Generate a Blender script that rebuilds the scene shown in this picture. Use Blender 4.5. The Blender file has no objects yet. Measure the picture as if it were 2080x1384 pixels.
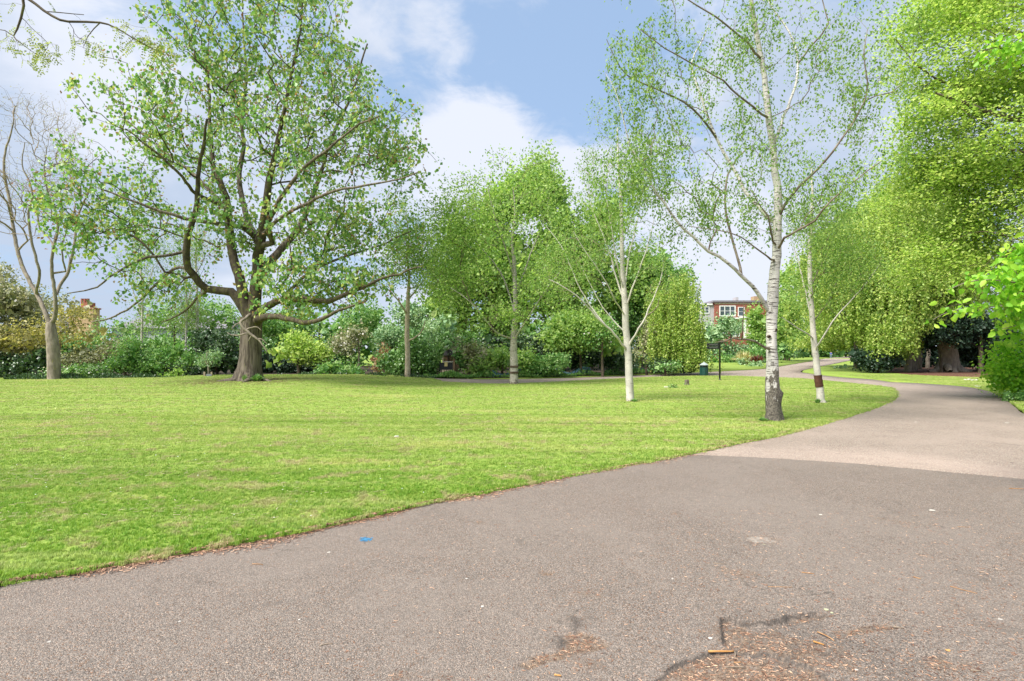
import bpy, bmesh, math, time
import numpy as np
from mathutils import Vector, Matrix
from mathutils.geometry import delaunay_2d_cdt
T0 = time.time()
SC = bpy.context.scene
COL = SC.collection
R = math.radians
F, HY, EYE = 1155.0, 714.0, 1.6          # focal length and horizon in photograph pixels, eye height in metres

# ------------------------------------------------------------------ camera
cam = bpy.data.cameras.new('camera'); cam_o = bpy.data.objects.new('camera', cam); COL.objects.link(cam_o)
cam.sensor_width = 36; cam.lens = 36*F/2080; cam.shift_y = (HY-692)/2080
cam.clip_start = 0.05; cam.clip_end = 3000
cam_o.location = (0, 0, EYE); cam_o.rotation_euler = (R(90), 0, 0)
SC.camera = cam_o
# ------------------------------------------------------------------ exposure
SC.view_settings.view_transform = 'Standard'; SC.view_settings.look = 'None'
SC.view_settings.gamma = 1; SC.view_settings.use_curve_mapping = False
SC.view_settings.exposure = 1.82
SC.render.engine = 'CYCLES'
SC.cycles.max_bounces = 10; SC.cycles.diffuse_bounces = 6; SC.cycles.transmission_bounces = 8
# ------------------------------------------------------------------ sun
SUN_AZ, SUN_EL = -125.0, 52.0            # azimuth clockwise from +Y (view direction): behind and to the left
sun = bpy.data.lights.new('sun', 'SUN'); sun_o = bpy.data.objects.new('sun', sun); COL.objects.link(sun_o)
sun.energy = 2.7; sun.angle = R(28); sun.color = (1.0, .965, .90)
_d = Vector((math.sin(R(SUN_AZ))*math.cos(R(SUN_EL)), math.cos(R(SUN_AZ))*math.cos(R(SUN_EL)), math.sin(R(SUN_EL))))
sun_o.rotation_euler = _d.to_track_quat('Z', 'Y').to_euler()
# ------------------------------------------------------------------ world: sky texture with broken cloud
def px_dir(px, py):
    return Vector(((px-1040)/F, 1, -(py-HY)/F)).normalized()
world = bpy.data.worlds.new('World'); SC.world = world; world.use_nodes = True
nt = world.node_tree; N = nt.nodes; L = nt.links
for n in list(N): N.remove(n)
def nd(tree, t, **kw):
    n = tree.nodes.new(t)
    for k, v in kw.items():
        if k.startswith('i_'):
            n.inputs[int(k[2:])].default_value = v
        else: setattr(n, k, v)
    return n
def math_n(tree, op, a, b=None, c=None, clamp=False):
    n = tree.nodes.new('ShaderNodeMath'); n.operation = op; n.use_clamp = clamp
    for i, v in enumerate((a, b, c)):
        if v is None: continue
        if isinstance(v, (int, float)): n.inputs[i].default_value = v
        else: tree.links.new(v, n.inputs[i])
    return n.outputs[0]
def mix_c(tree, f, a, b):
    n = tree.nodes.new('ShaderNodeMix'); n.data_type = 'RGBA'
    for s, v in ((n.inputs[0], f), (n.inputs[6], a), (n.inputs[7], b)):
        if isinstance(v, (int, float)): s.default_value = v
        elif isinstance(v, tuple): s.default_value = (*v, 1) if len(v) == 3 else v
        else: tree.links.new(v, s)
    return n.outputs[2]
def noise_n(tree, vec, scale, detail=4, rough=.55, dist=0):
    n = tree.nodes.new('ShaderNodeTexNoise'); n.inputs['Scale'].default_value = scale
    n.inputs['Detail'].default_value = detail; n.inputs['Roughness'].default_value = rough
    n.inputs['Distortion'].default_value = dist
    if vec is not None: tree.links.new(vec, n.inputs['Vector'])
    return n.outputs['Fac']
def maprange(tree, v, a, b, c=0, d=1, smooth=True):
    n = tree.nodes.new('ShaderNodeMapRange'); n.interpolation_type = 'SMOOTHSTEP' if smooth else 'LINEAR'
    tree.links.new(v, n.inputs[0])
    for i, x in enumerate((a, b, c, d)): n.inputs[i+1].default_value = x
    return n.outputs[0]
sky = N.new('ShaderNodeTexSky'); sky.sky_type = 'NISHITA'; sky.sun_disc = False
sky.sun_elevation = R(SUN_EL); sky.sun_rotation = R(SUN_AZ); sky.air_density = 1.0; sky.dust_density = 1.2; sky.ozone_density = 2.0
tc = N.new('ShaderNodeTexCoord'); gen = tc.outputs['Generated']
sep = N.new('ShaderNodeSeparateXYZ'); L.new(gen, sep.inputs[0])
zz = math_n(nt, 'ADD', math_n(nt, 'MAXIMUM', sep.outputs[2], 0.0), .22)
cmb = N.new('ShaderNodeCombineXYZ')
L.new(math_n(nt, 'DIVIDE', sep.outputs[0], zz), cmb.inputs[0]); L.new(math_n(nt, 'DIVIDE', sep.outputs[1], zz), cmb.inputs[1])
pv = cmb.outputs[0]
n1 = noise_n(nt, pv, 1.6, 8, .56, .35)
n2 = noise_n(nt, pv, 3.1, 6, .6, .2)
n3 = noise_n(nt, gen, 5.0, 5, .6, .4)
# cloud openings and cloud banks seen in the photograph, as soft directions; elsewhere the noise decides
def blob(px, py, rad, w):
    c = px_dir(px, py)
    dn = N.new('ShaderNodeVectorMath'); dn.operation = 'DOT_PRODUCT'; L.new(gen, dn.inputs[0]); dn.inputs[1].default_value = c
    lo = math.cos(math.atan(rad/F))
    m = maprange(nt, dn.outputs['Value'], lo, 1.0)
    return math_n(nt, 'MULTIPLY', m, w)
n4 = noise_n(nt, pv, 6.5, 6, .65, .6)
cov = math_n(nt, 'ADD', math_n(nt, 'MULTIPLY', math_n(nt, 'SUBTRACT', n4, .5), 1.0), math_n(nt, 'ADD', math_n(nt, 'MULTIPLY', math_n(nt, 'SUBTRACT', n1, .5), 2.9), .82))
for a in ((1040, 60, 300, -.50), (1130, 190, 190, -.42), (850, 170, 150, -.25), (1230, 130, 180, -.2), (1440, 130, 140, -.14), (560, 40, 140, -.25), (380, 30, 100, -.2),
          (1030, 330, 210, .50), (935, 260, 150, .35), (895, 75, 75, .28), (1095, 30, 50, .16), (1480, 170, 80, .3),
          (120, 260, 300, .25), (1700, 140, 260, .25), (1450, 580, 260, .4), (1000, 215, 60, .12)):
    cov = math_n(nt, 'ADD', cov, blob(*a))
mask = maprange(nt, cov, .30, .88)
# cloud tone: thin white where high, lavender grey in the thick parts
tone = math_n(nt, 'ADD', math_n(nt, 'MULTIPLY', n2, .8), math_n(nt, 'MULTIPLY', n3, .6))
for a in ((60, 430, 330, -.22), (160, 560, 220, -.3), (1680, 200, 260, -.2), (1030, 310, 230, .35), (180, 160, 160, .3), (1450, 560, 260, .3), (30, 150, 130, -.2), (100, 290, 200, .12), (1600, 60, 160, -.06)):
    tone = math_n(nt, 'ADD', tone, blob(*a))
tf = maprange(nt, tone, .40, .95)
CK = .80
cloud = mix_c(nt, tf, (4.0*CK, 4.7*CK, 5.9*CK), (6.1*CK, 6.4*CK, 7.2*CK))
blue = mix_c(nt, .7, sky.outputs[0], (2.6, 3.65, 5.3))
skyc = mix_c(nt, math_n(nt, 'MULTIPLY', mask, .95), blue, cloud)
bg = N.new('ShaderNodeBackground'); bg.inputs['Strength'].default_value = 0.051
L.new(skyc, bg.inputs[0]); wo = N.new('ShaderNodeOutputWorld'); L.new(bg.outputs[0], wo.inputs[0])

# ------------------------------------------------------------------ helpers
rng = np.random.default_rng(7)
def P3(px, py, D): return np.array(((px-1040)/F*D, D, EYE-(py-HY)/F*D))
def G2(px, py):
    D = EYE*F/(py-HY); return ((px-1040)/F*D, D)
def hz(x, y):
    x = np.asarray(x, float); y = np.asarray(y, float)
    sx = np.where(x < -10, 8.0, 3.3)
    m = .28*np.exp(-((x+10)/sx)**2/2-((y-28.5)/6.5)**2/2)
    return m + .012*np.sin(x*.7+1)*np.sin(y*.6)
def tag(o, label=None, cat=None, group=None, kind=None):
    if label: o['label'] = label
    if cat: o['category'] = cat
    if group: o['group'] = group
    if kind: o['kind'] = kind
    return o
def empty(name, loc, label, cat, group=None):
    o = bpy.data.objects.new(name, None); COL.objects.link(o); o.location = [float(v) for v in loc]
    o.empty_display_size = .2
    return tag(o, label, cat, group)
def link_mesh(name, me, mat, parent=None, smooth=False):
    if mat is not None and not me.materials: me.materials.append(mat)
    o = bpy.data.objects.new(name, me); COL.objects.link(o)
    if parent is not None:
        o.parent = parent; o.matrix_parent_inverse = Matrix.Translation(parent.location).inverted()
    if smooth: me.shade_smooth()
    return o
def np_mesh(name, V, faces, k=None, attrs=None):
    """faces: (n,k) int array"""
    V = np.asarray(V, np.float32); faces = np.asarray(faces, np.int32)
    me = bpy.data.meshes.new(name); nf, k = faces.shape
    me.vertices.add(len(V)); me.vertices.foreach_set('co', V.ravel())
    me.loops.add(nf*k); me.loops.foreach_set('vertex_index', faces.ravel())
    me.polygons.add(nf); me.polygons.foreach_set('loop_start', np.arange(nf, dtype=np.int32)*k)
    if attrs:
        for an, av in attrs.items():
            a = me.attributes.new(an, 'FLOAT', 'POINT'); a.data.foreach_set('value', np.asarray(av, np.float32))
    me.update(); return me
class MB:
    """collects boxes, rods and prisms into one mesh"""
    def __init__(s): s.v = []; s.f = []
    def add(s, v, f):
        n = len(s.v); s.v += [tuple(map(float, q)) for q in v]; s.f += [tuple(i+n for i in q) for q in f]; return s
    def box(s, x0, x1, y0, y1, z0, z1):
        return s.add([(x0,y0,z0),(x1,y0,z0),(x1,y1,z0),(x0,y1,z0),(x0,y0,z1),(x1,y0,z1),(x1,y1,z1),(x0,y1,z1)],
                     [(0,3,2,1),(4,5,6,7),(0,1,5,4),(1,2,6,5),(2,3,7,6),(3,0,4,7)])
    def lathe(s, c, prof, n=16):
        cx, cy, cz = c; v = []; f = []
        for r, z in prof:
            for i in range(n):
                a = 2*math.pi*i/n; v.append((cx+r*math.cos(a), cy+r*math.sin(a), cz+z))
        for j in range(len(prof)-1):
            for i in range(n):
                f.append((j*n+i, j*n+(i+1) % n, (j+1)*n+(i+1) % n, (j+1)*n+i))
        f.append(tuple(range(n))[::-1]); f.append(tuple((len(prof)-1)*n+i for i in range(n)))
        return s.add(v, f)
    def rod(s, pts, rad, n=6):
        V, Fc = tube(np.array(pts, float), np.array(rad if hasattr(rad, '__len__') else [rad]*len(pts), float), n)
        s.add(V, [tuple(q) for q in Fc]); m = len(s.v)-len(V)
        s.f.append(tuple(m+i for i in range(n))[::-1]); s.f.append(tuple(m+len(V)-n+i for i in range(n)))
        return s
    def prism(s, outline, y0, y1):
        n = len(outline); v = [(x, y0, z) for x, z in outline]+[(x, y1, z) for x, z in outline]
        return s.add(v, [tuple(range(n)), tuple(range(2*n-1, n-1, -1))]+[(i, i+n, (i+1) % n+n, (i+1) % n) for i in range(n)])
    def build(s, name, mat, parent=None, smooth=False, bevel=0):
        me = bpy.data.meshes.new(name); me.from_pydata(s.v, [], s.f); me.update()
        bm = bmesh.new(); bm.from_mesh(me); bmesh.ops.recalc_face_normals(bm, faces=bm.faces)
        if bevel: bmesh.ops.bevel(bm, geom=bm.edges[:], offset=bevel, segments=1, affect='EDGES')
        bm.to_mesh(me); bm.free()
        return link_mesh(name, me, mat, parent, smooth)
def unit(v): return v/np.maximum(np.linalg.norm(v, axis=-1, keepdims=True), 1e-9)
def tube(P, Rd, n, flute=None, seed=0):
    T = np.gradient(P, axis=0); T = unit(T)
    m = T.mean(0); ref = np.eye(3)[np.argmin(np.abs(m))]
    U = unit(np.cross(T, ref)); Vv = np.cross(T, U)
    a = np.linspace(0, 2*math.pi, n, endpoint=False)
    rr = Rd[:, None]*np.ones((1, n))
    if flute is not None: rr = rr*(1+flute(P[:, 2][:, None], a[None, :]))
    V = P[:, None, :]+rr[..., None]*(np.cos(a)[None, :, None]*U[:, None, :]+np.sin(a)[None, :, None]*Vv[:, None, :])
    k = len(P); i = np.arange(k-1)[:, None]*n; j = np.arange(n)[None, :]; j2 = (j+1) % n
    Fc = np.stack([i+j, i+j2, i+n+j2, i+n+j], -1).reshape(-1, 4)
    return V.reshape(-1, 3), Fc
def resample(P, Rd, seg, jit=0, r=None):
    P = np.array(P, float); Rd = np.array(Rd, float)
    # catmull-rom
    Q = np.vstack([2*P[0]-P[1], P, 2*P[-1]-P[-2]]); outP = []; outR = []
    for i in range(len(P)-1):
        d = np.linalg.norm(P[i+1]-P[i]); m = max(1, int(round(d/seg)))
        for t in np.arange(m)/m:
            p0, p1, p2, p3 = Q[i:i+4]
            outP.append(.5*((2*p1)+(-p0+p2)*t+(2*p0-5*p1+4*p2-p3)*t*t+(-p0+3*p1-3*p2+p3)*t**3))
            outR.append(Rd[i]*(1-t)+Rd[i+1]*t)
    outP.append(P[-1]); outR.append(Rd[-1])
    outP = np.array(outP)
    if jit: outP[1:] += (r or rng).normal(0, jit, outP[1:].shape)*np.minimum(1, np.array(outR[1:])[:, None]*30)
    return outP, np.array(outR)

# ------------------------------------------------------------------ materials
def new_mat(name):
    m = bpy.data.materials.new(name); m.use_nodes = True; t = m.node_tree
    for n in list(t.nodes): t.nodes.remove(n)
    return m, t
def out(t, sh): o = t.nodes.new('ShaderNodeOutputMaterial'); t.links.new(sh, o.inputs[0])
def leaf_mat(name, c1, c2, c3, tr=.45, rough=.45, spec=.35, var=.35):
    """blade colour varies leaf by leaf (attribute rnd) and tree patch by patch (world noise)"""
    m, t = new_mat(name); c1, c2, c3 = [tuple(min(.8, v) for v in (c[0]*1.16, c[1]*1.12, c[2]*1.1+(.13 if spec < .45 else .05)*c[1])) for c in (c1, c2, c3)]
    a = nd(t, 'ShaderNodeAttribute', attribute_name='rnd')
    rp = t.nodes.new('ShaderNodeValToRGB'); e = rp.color_ramp.elements
    e[0].position = 0; e[0].color = (*c1, 1); e[1].position = 1; e[1].color = (*c3, 1)
    x = e.new(.55); x.color = (*c2, 1)
    g = t.nodes.new('ShaderNodeNewGeometry')
    nz = noise_n(t, g.outputs['Position'], 1.1, 3, .6)
    f = math_n(t, 'ADD', a.outputs['Fac'], math_n(t, 'MULTIPLY', math_n(t, 'SUBTRACT', nz, .5), var*2.2), clamp=True)
    t.links.new(f, rp.inputs[0])
    d = t.nodes.new('ShaderNodeBsdfPrincipled'); d.inputs['Roughness'].default_value = rough; d.inputs['Specular IOR Level'].default_value = spec
    t.links.new(rp.outputs[0], d.inputs['Base Color'])
    tl = t.nodes.new('ShaderNodeBsdfTranslucent')
    mc = t.nodes.new('ShaderNodeMix'); mc.data_type = 'RGBA'; mc.blend_type = 'MULTIPLY'; mc.inputs[0].default_value = 1
    t.links.new(rp.outputs[0], mc.inputs[6]); mc.inputs[7].default_value = (1.25, 1.3, .8, 1)
    t.links.new(mc.outputs[2], tl.inputs[0])
    ms = t.nodes.new('ShaderNodeMixShader'); ms.inputs[0].default_value = tr
    t.links.new(d.outputs[0], ms.inputs[1]); t.links.new(tl.outputs[0], ms.inputs[2]); out(t, ms.outputs[0])
    return m
def rough_mat(name, c1, c2, scale=8, stretch=(1, 1, 1), bump=.3, rough=.85, c3=None, s3=30, th=.62, spec=.2):
    m, t = new_mat(name)
    tcn = t.nodes.new('ShaderNodeTexCoord'); mp = t.nodes.new('ShaderNodeMapping'); mp.inputs['Scale'].default_value = stretch
    t.links.new(tcn.outputs['Object'], mp.inputs[0])
    n = noise_n(t, mp.outputs[0], scale, 8, .62, .3)
    c = mix_c(t, maprange(t, n, .3, .7), c1, c2)
    if c3 is not None:
        k = noise_n(t, mp.outputs[0], s3, 5, .6); c = mix_c(t, maprange(t, k, th, th+.08), c, c3)
    b = t.nodes.new('ShaderNodeBsdfPrincipled'); b.inputs['Roughness'].default_value = rough; b.inputs['Specular IOR Level'].default_value = spec
    t.links.new(c, b.inputs['Base Color'])
    bp = t.nodes.new('ShaderNodeBump'); bp.inputs['Strength'].default_value = bump; bp.inputs['Distance'].default_value = .03
    t.links.new(n, bp.inputs['Height']); t.links.new(bp.outputs[0], b.inputs['Normal']); out(t, b.outputs[0])
    return m
def flat_mat(name, c, rough=.6, metal=0, spec=.4):
    m, t = new_mat(name); b = t.nodes.new('ShaderNodeBsdfPrincipled')
    g = t.nodes.new('ShaderNodeTexCoord'); n = noise_n(t, g.outputs['Object'], 6, 5, .6)
    t.links.new(mix_c(t, maprange(t, n, .3, .75), tuple(x*.82 for x in c), tuple(min(1, x*1.12) for x in c)), b.inputs['Base Color'])
    b.inputs['Roughness'].default_value = rough; b.inputs['Metallic'].default_value = metal; b.inputs['Specular IOR Level'].default_value = spec
    out(t, b.outputs[0]); return m
def birch_mat(name, base_h, white=(.52, .50, .46), dark=(.055, .048, .042), low=.55, marks=.60):
    """white bark with horizontal dark lenticels; rough dark plates grow up from the foot"""
    m, t = new_mat(name); g = t.nodes.new('ShaderNodeNewGeometry'); pos = g.outputs['Position']
    mp = t.nodes.new('ShaderNodeMapping'); mp.inputs['Scale'].default_value = (3.0, 3.0, 26); t.links.new(pos, mp.inputs[0])
    n = noise_n(t, mp.outputs[0], 1.5, 5, .6, .2); lent = maprange(t, n, marks-.03, marks+.02)
    mb = t.nodes.new('ShaderNodeMapping'); mb.inputs['Scale'].default_value = (6, 6, 3); t.links.new(pos, mb.inputs[0])
    n2 = noise_n(t, mb.outputs[0], 1.6, 6, .65, .5)
    sp = t.nodes.new('ShaderNodeSeparateXYZ'); t.links.new(pos, sp.inputs[0])
    hh = maprange(t, sp.outputs[2], base_h, base_h+.2, low, 0, False) if False else maprange(t, sp.outputs[2], 0, base_h, low, 0)
    plate = maprange(t, math_n(t, 'ADD', n2, hh), .66, .74)
    sp2 = noise_n(t, pos, 14, 4, .7); blot = maprange(t, sp2, .66, .72)
    wcol = mix_c(t, maprange(t, noise_n(t, pos, 3.0, 4, .6), .35, .7), white, tuple(w*.72 for w in white))
    c = mix_c(t, lent, wcol, dark); c = mix_c(t, blot, c, tuple(d*2.2 for d in dark)); 
    dcol = mix_c(t, maprange(t, noise_n(t, pos, 30, 4, .7), .4, .6), dark, (.17, .15, .12))
    c = mix_c(t, plate, c, dcol)
    b = t.nodes.new('ShaderNodeBsdfPrincipled'); b.inputs['Roughness'].default_value = .75; b.inputs['Specular IOR Level'].default_value = .25
    t.links.new(c, b.inputs['Base Color'])
    bp = t.nodes.new('ShaderNodeBump'); bp.inputs['Strength'].default_value = .5; bp.inputs['Distance'].default_value = .02
    t.links.new(math_n(t, 'ADD', math_n(t, 'MULTIPLY', plate, noise_n(t, pos, 24, 5, .7)), math_n(t, 'MULTIPLY', lent, -.4)), bp.inputs['Height'])
    t.links.new(bp.outputs[0], b.inputs['Normal']); out(t, b.outputs[0]); return m

# ------------------------------------------------------------------ plants
LEAF_SHAPES = {
 'rhomb': (np.array([(0,0,0),(.5,.30,.10),(1,0,0),(.5,-.30,.10)]), np.array([(0,1,2),(0,2,3)])),
 'wide':  (np.array([(0,0,0),(.45,.42,.12),(1,0,-.08),(.45,-.42,.12)]), np.array([(0,1,2),(0,2,3)])),
 'oval':  (np.array([(0,0,0),(.28,.28,.07),(.68,.27,.06),(1,0,-.10),(.68,-.27,.06),(.28,-.28,.07),(.5,0,-.0)]),
           np.array([(0,1,6),(1,2,6),(2,3,6),(3,4,6),(4,5,6),(5,0,6)])),
}
def leaf_mesh(name, C, A, Nn, S, shape='rhomb', rnd=None, r=None):
    """C centres, A long axis, Nn normals, S sizes"""
    r = r or rng; n = len(C); A = unit(A); B = unit(np.cross(Nn, A)); Z = np.cross(A, B)
    tv, tf_ = LEAF_SHAPES[shape]; k = len(tv)
    V = C[:, None, :]+S[:, None, None]*(tv[None, :, 0:1]*A[:, None, :]+tv[None, :, 1:2]*B[:, None, :]+tv[None, :, 2:3]*Z[:, None, :])
    Fc = (np.arange(n)[:, None, None]*k+tf_[None]).reshape(-1, 3)
    rv = (r.random(n) if rnd is None else rnd)
    return np_mesh(name, V.reshape(-1, 3), Fc, attrs={'rnd': np.repeat(rv, k)})
def rand_dirs(n, r): return unit(r.normal(size=(n, 3)))
def leaves_at(P, n, spread, size, r, droop=.3, up=.7, shape='rhomb', out_dir=None):
    """n leaves round each point of P; returns arrays"""
    k = len(P)*n; C = np.repeat(P, n, 0)+r.normal(0, spread, (k, 3))
    A = rand_dirs(k, r); A[:, 2] = A[:, 2]*.7-droop
    Nn = rand_dirs(k, r)+np.array([0, 0, up])
    if out_dir is not None: Nn = Nn+out_dir[np.repeat(np.arange(len(P)), n)]
    S = size*r.uniform(.6, 1.25, k)
    return C, A, Nn, S
class Tree:
    def __init__(s, seed): 
        s.P = np.zeros((60000, 3)); s.par = np.full(60000, -1, int); s.r = np.zeros(60000); s.pl = np.zeros(60000)
        s.grp = np.zeros(60000, int); s.ok = np.zeros(60000, bool); s.fix = np.zeros(60000, bool); s.n = 0; s.rg = np.random.default_rng(seed); s.tips = []
        s.ng = 0
    def limb(s, P, Rd, seg=.35, attach=None, jit=.012, ok_from=0.0, grp=None):
        """a traced limb; attach=index of node it leaves from (nearest when None and tree not empty)"""
        P = np.array(P, float)
        P, Rd = resample(P, Rd, seg, jit, s.rg)
        base = -1
        if s.n: base = attach if attach is not None else int(np.argmin(((s.P[:s.n]-P[0])**2).sum(1)))
        g = s.ng if grp is None else grp
        if grp is None: s.ng += 1
        prev = base; idx = []
        for i in range(len(P)):
            if i == 0 and base >= 0: continue
            k = s.n; s.P[k] = P[i]; s.par[k] = prev; s.r[k] = Rd[i]; s.grp[k] = g; s.fix[k] = True
            s.ok[k] = i >= ok_from*len(P)
            s.pl[k] = 0 if prev < 0 else s.pl[prev]+np.linalg.norm(P[i]-s.P[prev]); s.n += 1; prev = k; idx.append(k)
        return idx
    def grow(s, T, bf=.3, seg=.4, arc=.12, droop=0.0, jit=.03):
        root = s.P[0]; T = T[np.argsort(np.linalg.norm(T-s.P[s.ok.nonzero()[0][0]], axis=1))]
        for t in T:
            n = s.n
            if n > 59000: break
            d = np.sqrt(((s.P[:n]-t)**2).sum(1)); c = d+bf*s.pl[:n]; c[~s.ok[:n]] = 1e9
            j = int(np.argmin(c)); dd = d[j]; k = max(1, int(math.ceil(dd/seg)))
            ax = s.rg.normal(size=3)*.5; ax[2] = abs(ax[2])*.4+.5-droop
            prev = j
            for i in range(1, k+1):
                u = i/k; p = s.P[j]*(1-u)+t*u+ax*arc*dd*math.sin(math.pi*u)+(s.rg.normal(0, jit, 3) if i < k else 0)
                q = s.n; s.P[q] = p; s.par[q] = prev; s.grp[q] = -1; s.ok[q] = True; s.pl[q] = s.pl[prev]+dd/k; s.n += 1; prev = q
            s.tips.append(prev)
    def radii(s, r0=.006, ex=2.4):
        n = s.n; acc = np.zeros(n); ch = np.zeros(n, int)
        for i in range(n):
            if s.par[i] >= 0: ch[s.par[i]] += 1
        for i in range(n-1, -1, -1):
            if ch[i] == 0: acc[i] = max(acc[i], r0**ex)
            a = acc[i]
            if s.par[i] >= 0: acc[s.par[i]] += a*(1.0)
        rr = acc**(1/ex); s.r[:n] = np.where(s.fix[:n], s.r[:n], rr)
        for i in range(n):
            if not s.fix[i] and s.par[i] >= 0: s.r[i] = min(s.r[i], s.r[s.par[i]]*.8 if s.fix[s.par[i]] else s.r[s.par[i]])
    def build(s, root, mats, twig_mat=None, sides=(12, 8, 3), r0=.006, ex=2.4, flute=None, thin_cut=.03, names=('trunk', 'limb', 'twigs')):
        s.radii(r0, ex); n = s.n
        kids = [[] for _ in range(n)]
        for i in range(n):
            if s.par[i] >= 0: kids[s.par[i]].append(i)
        done = {}
        groups = {}
        stack = [(0, -1)]
        while stack:
            st, pa = stack.pop()
            ch = [st]; cur = st
            while True:
                ks = kids[cur]
                if not ks: break
                same = [k for k in ks if s.grp[k] == s.grp[cur] and s.fix[k] == s.fix[cur]]
                if not same: main = None
                else: main = max(same, key=lambda k: s.r[k])
                for k in ks:
                    if k != main: stack.append((k, cur))
                if main is None: break
                ch.append(main); cur = main
            P = s.P[ch]; Rd = s.r[ch]
            if pa >= 0:
                P = np.vstack([s.P[pa], P]); Rd = np.concatenate([[min(s.r[pa]*.9, Rd[0]*1.25)], Rd])
            if len(P) < 2: continue
            g = s.grp[ch[0]]
            groups.setdefault(int(g), []).append((P, Rd))
        for g in sorted(groups):
            Vs = []; Fs = []; o = 0
            for P, Rd in groups[g]:
                m = sides[0] if g == 0 else sides[1] if g > 0 else (5 if Rd.max() > thin_cut else sides[2])
                V, Fc = tube(P, Rd, m, flute if g == 0 else None)
                Vs.append(V); Fs.append(Fc+o); o += len(V)
            me = np_mesh('wood', np.vstack(Vs), np.vstack(Fs))
            nm = names[0] if g == 0 else names[1] if g > 0 else names[2]
            ob = link_mesh(nm, me, (twig_mat or mats) if g < 0 else mats, root, smooth=True)
            if g < 0: ob['kind'] = 'stuff'
def ell(lobes, n, r, D0, shell=.0, lump=.25, clump=.55, csize=58):
    if clump:
        p, d = ell(lobes, int(n*(1+clump)*1.25), r, D0, shell, lump, 0); q = p*F/D0/csize; ph = r.random(9)*6.28
        v = np.sin(q[:, 0]*1.7+ph[0]+np.sin(q[:, 2]*1.3+ph[1])*1.3)+np.sin(q[:, 2]*2.1+ph[2]+np.sin(q[:, 1]*1.5+ph[3])*1.2)+np.sin(q[:, 1]*1.6+ph[4]+np.sin(q[:, 0]*1.9+ph[5]))+.6*np.sin(q[:, 0]*4.3+ph[6])*np.sin(q[:, 2]*4.7+ph[7])
        k = np.argsort(-(v+r.normal(0, .8, len(v))))[:n]; r.shuffle(k); return p[k], d[k]
    """points inside pixel-space ellipsoid lobes (px,py,rx,ry[,dD,rd]) at depth D0, denser near the rim when shell>0"""
    w = np.array([l[2]*l[3] for l in lobes], float); w /= w.sum()
    k = r.choice(len(lobes), n, p=w); d = rand_dirs(n, r)
    rad = (shell+(1-shell)*r.random(n)**(1/2.2))
    ph = r.random(3)*6
    rad = rad*(1-lump*.5+lump*.5*(np.sin(d[:, 0]*5+ph[0]+k)+np.sin(d[:, 2]*6+ph[1]+2*k)*np.sin(d[:, 1]*5+ph[2])))
    out_ = np.zeros((n, 3))
    L_ = np.array([(l[0], l[1], l[2], l[3], l[4] if len(l) > 4 else 0, l[5] if len(l) > 5 else (l[2]+l[3])/2/F*D0) for l in lobes])
    c = L_[k]; D = D0+c[:, 4]+d[:, 1]*rad*c[:, 5]
    DD = D0+c[:, 4]
    out_[:, 0] = (c[:, 0]-1040)/F*DD+d[:, 0]*rad*c[:, 2]/F*DD
    out_[:, 1] = D
    out_[:, 2] = EYE-(c[:, 1]-HY)/F*DD+d[:, 2]*rad*c[:, 3]/F*DD
    return out_, d
# ================================================================== GROUND
def grass_ground_mat(name, sc=1.0, dry=.5):
    m, t = new_mat(name); g = t.nodes.new('ShaderNodeNewGeometry'); pos = g.outputs['Position']
    mp = t.nodes.new('ShaderNodeMapping'); mp.inputs['Scale'].default_value = (.35, 1.3, 1); mp.inputs['Rotation'].default_value = (0, 0, .12)
    t.links.new(pos, mp.inputs[0])
    a = noise_n(t, mp.outputs[0], .8, 6, .6, .4); b = noise_n(t, pos, 14, 5, .7); c = noise_n(t, pos, 2.2, 5, .65, .3)
    c1 = mix_c(t, maprange(t, b, .3, .7), (.17*sc, .27*sc, .04*sc), (.30*sc, .39*sc, .08*sc))
    c2 = mix_c(t, maprange(t, a, .5, .72, 0, dry), c1, (.38*sc, .36*sc, .11*sc))
    c3 = mix_c(t, maprange(t, c, .62, .74, 0, .7), c2, (.33*sc, .26*sc, .12*sc))
    p = t.nodes.new('ShaderNodeBsdfPrincipled'); p.inputs['Roughness'].default_value = .9; p.inputs['Specular IOR Level'].default_value = .15
    t.links.new(c3, p.inputs['Base Color'])
    bp = t.nodes.new('ShaderNodeBump'); bp.inputs['Strength'].default_value = .6; bp.inputs['Distance'].default_value = .03
    t.links.new(b, bp.inputs['Height']); t.links.new(bp.outputs[0], p.inputs['Normal']); out(t, p.outputs[0]); return m
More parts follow.
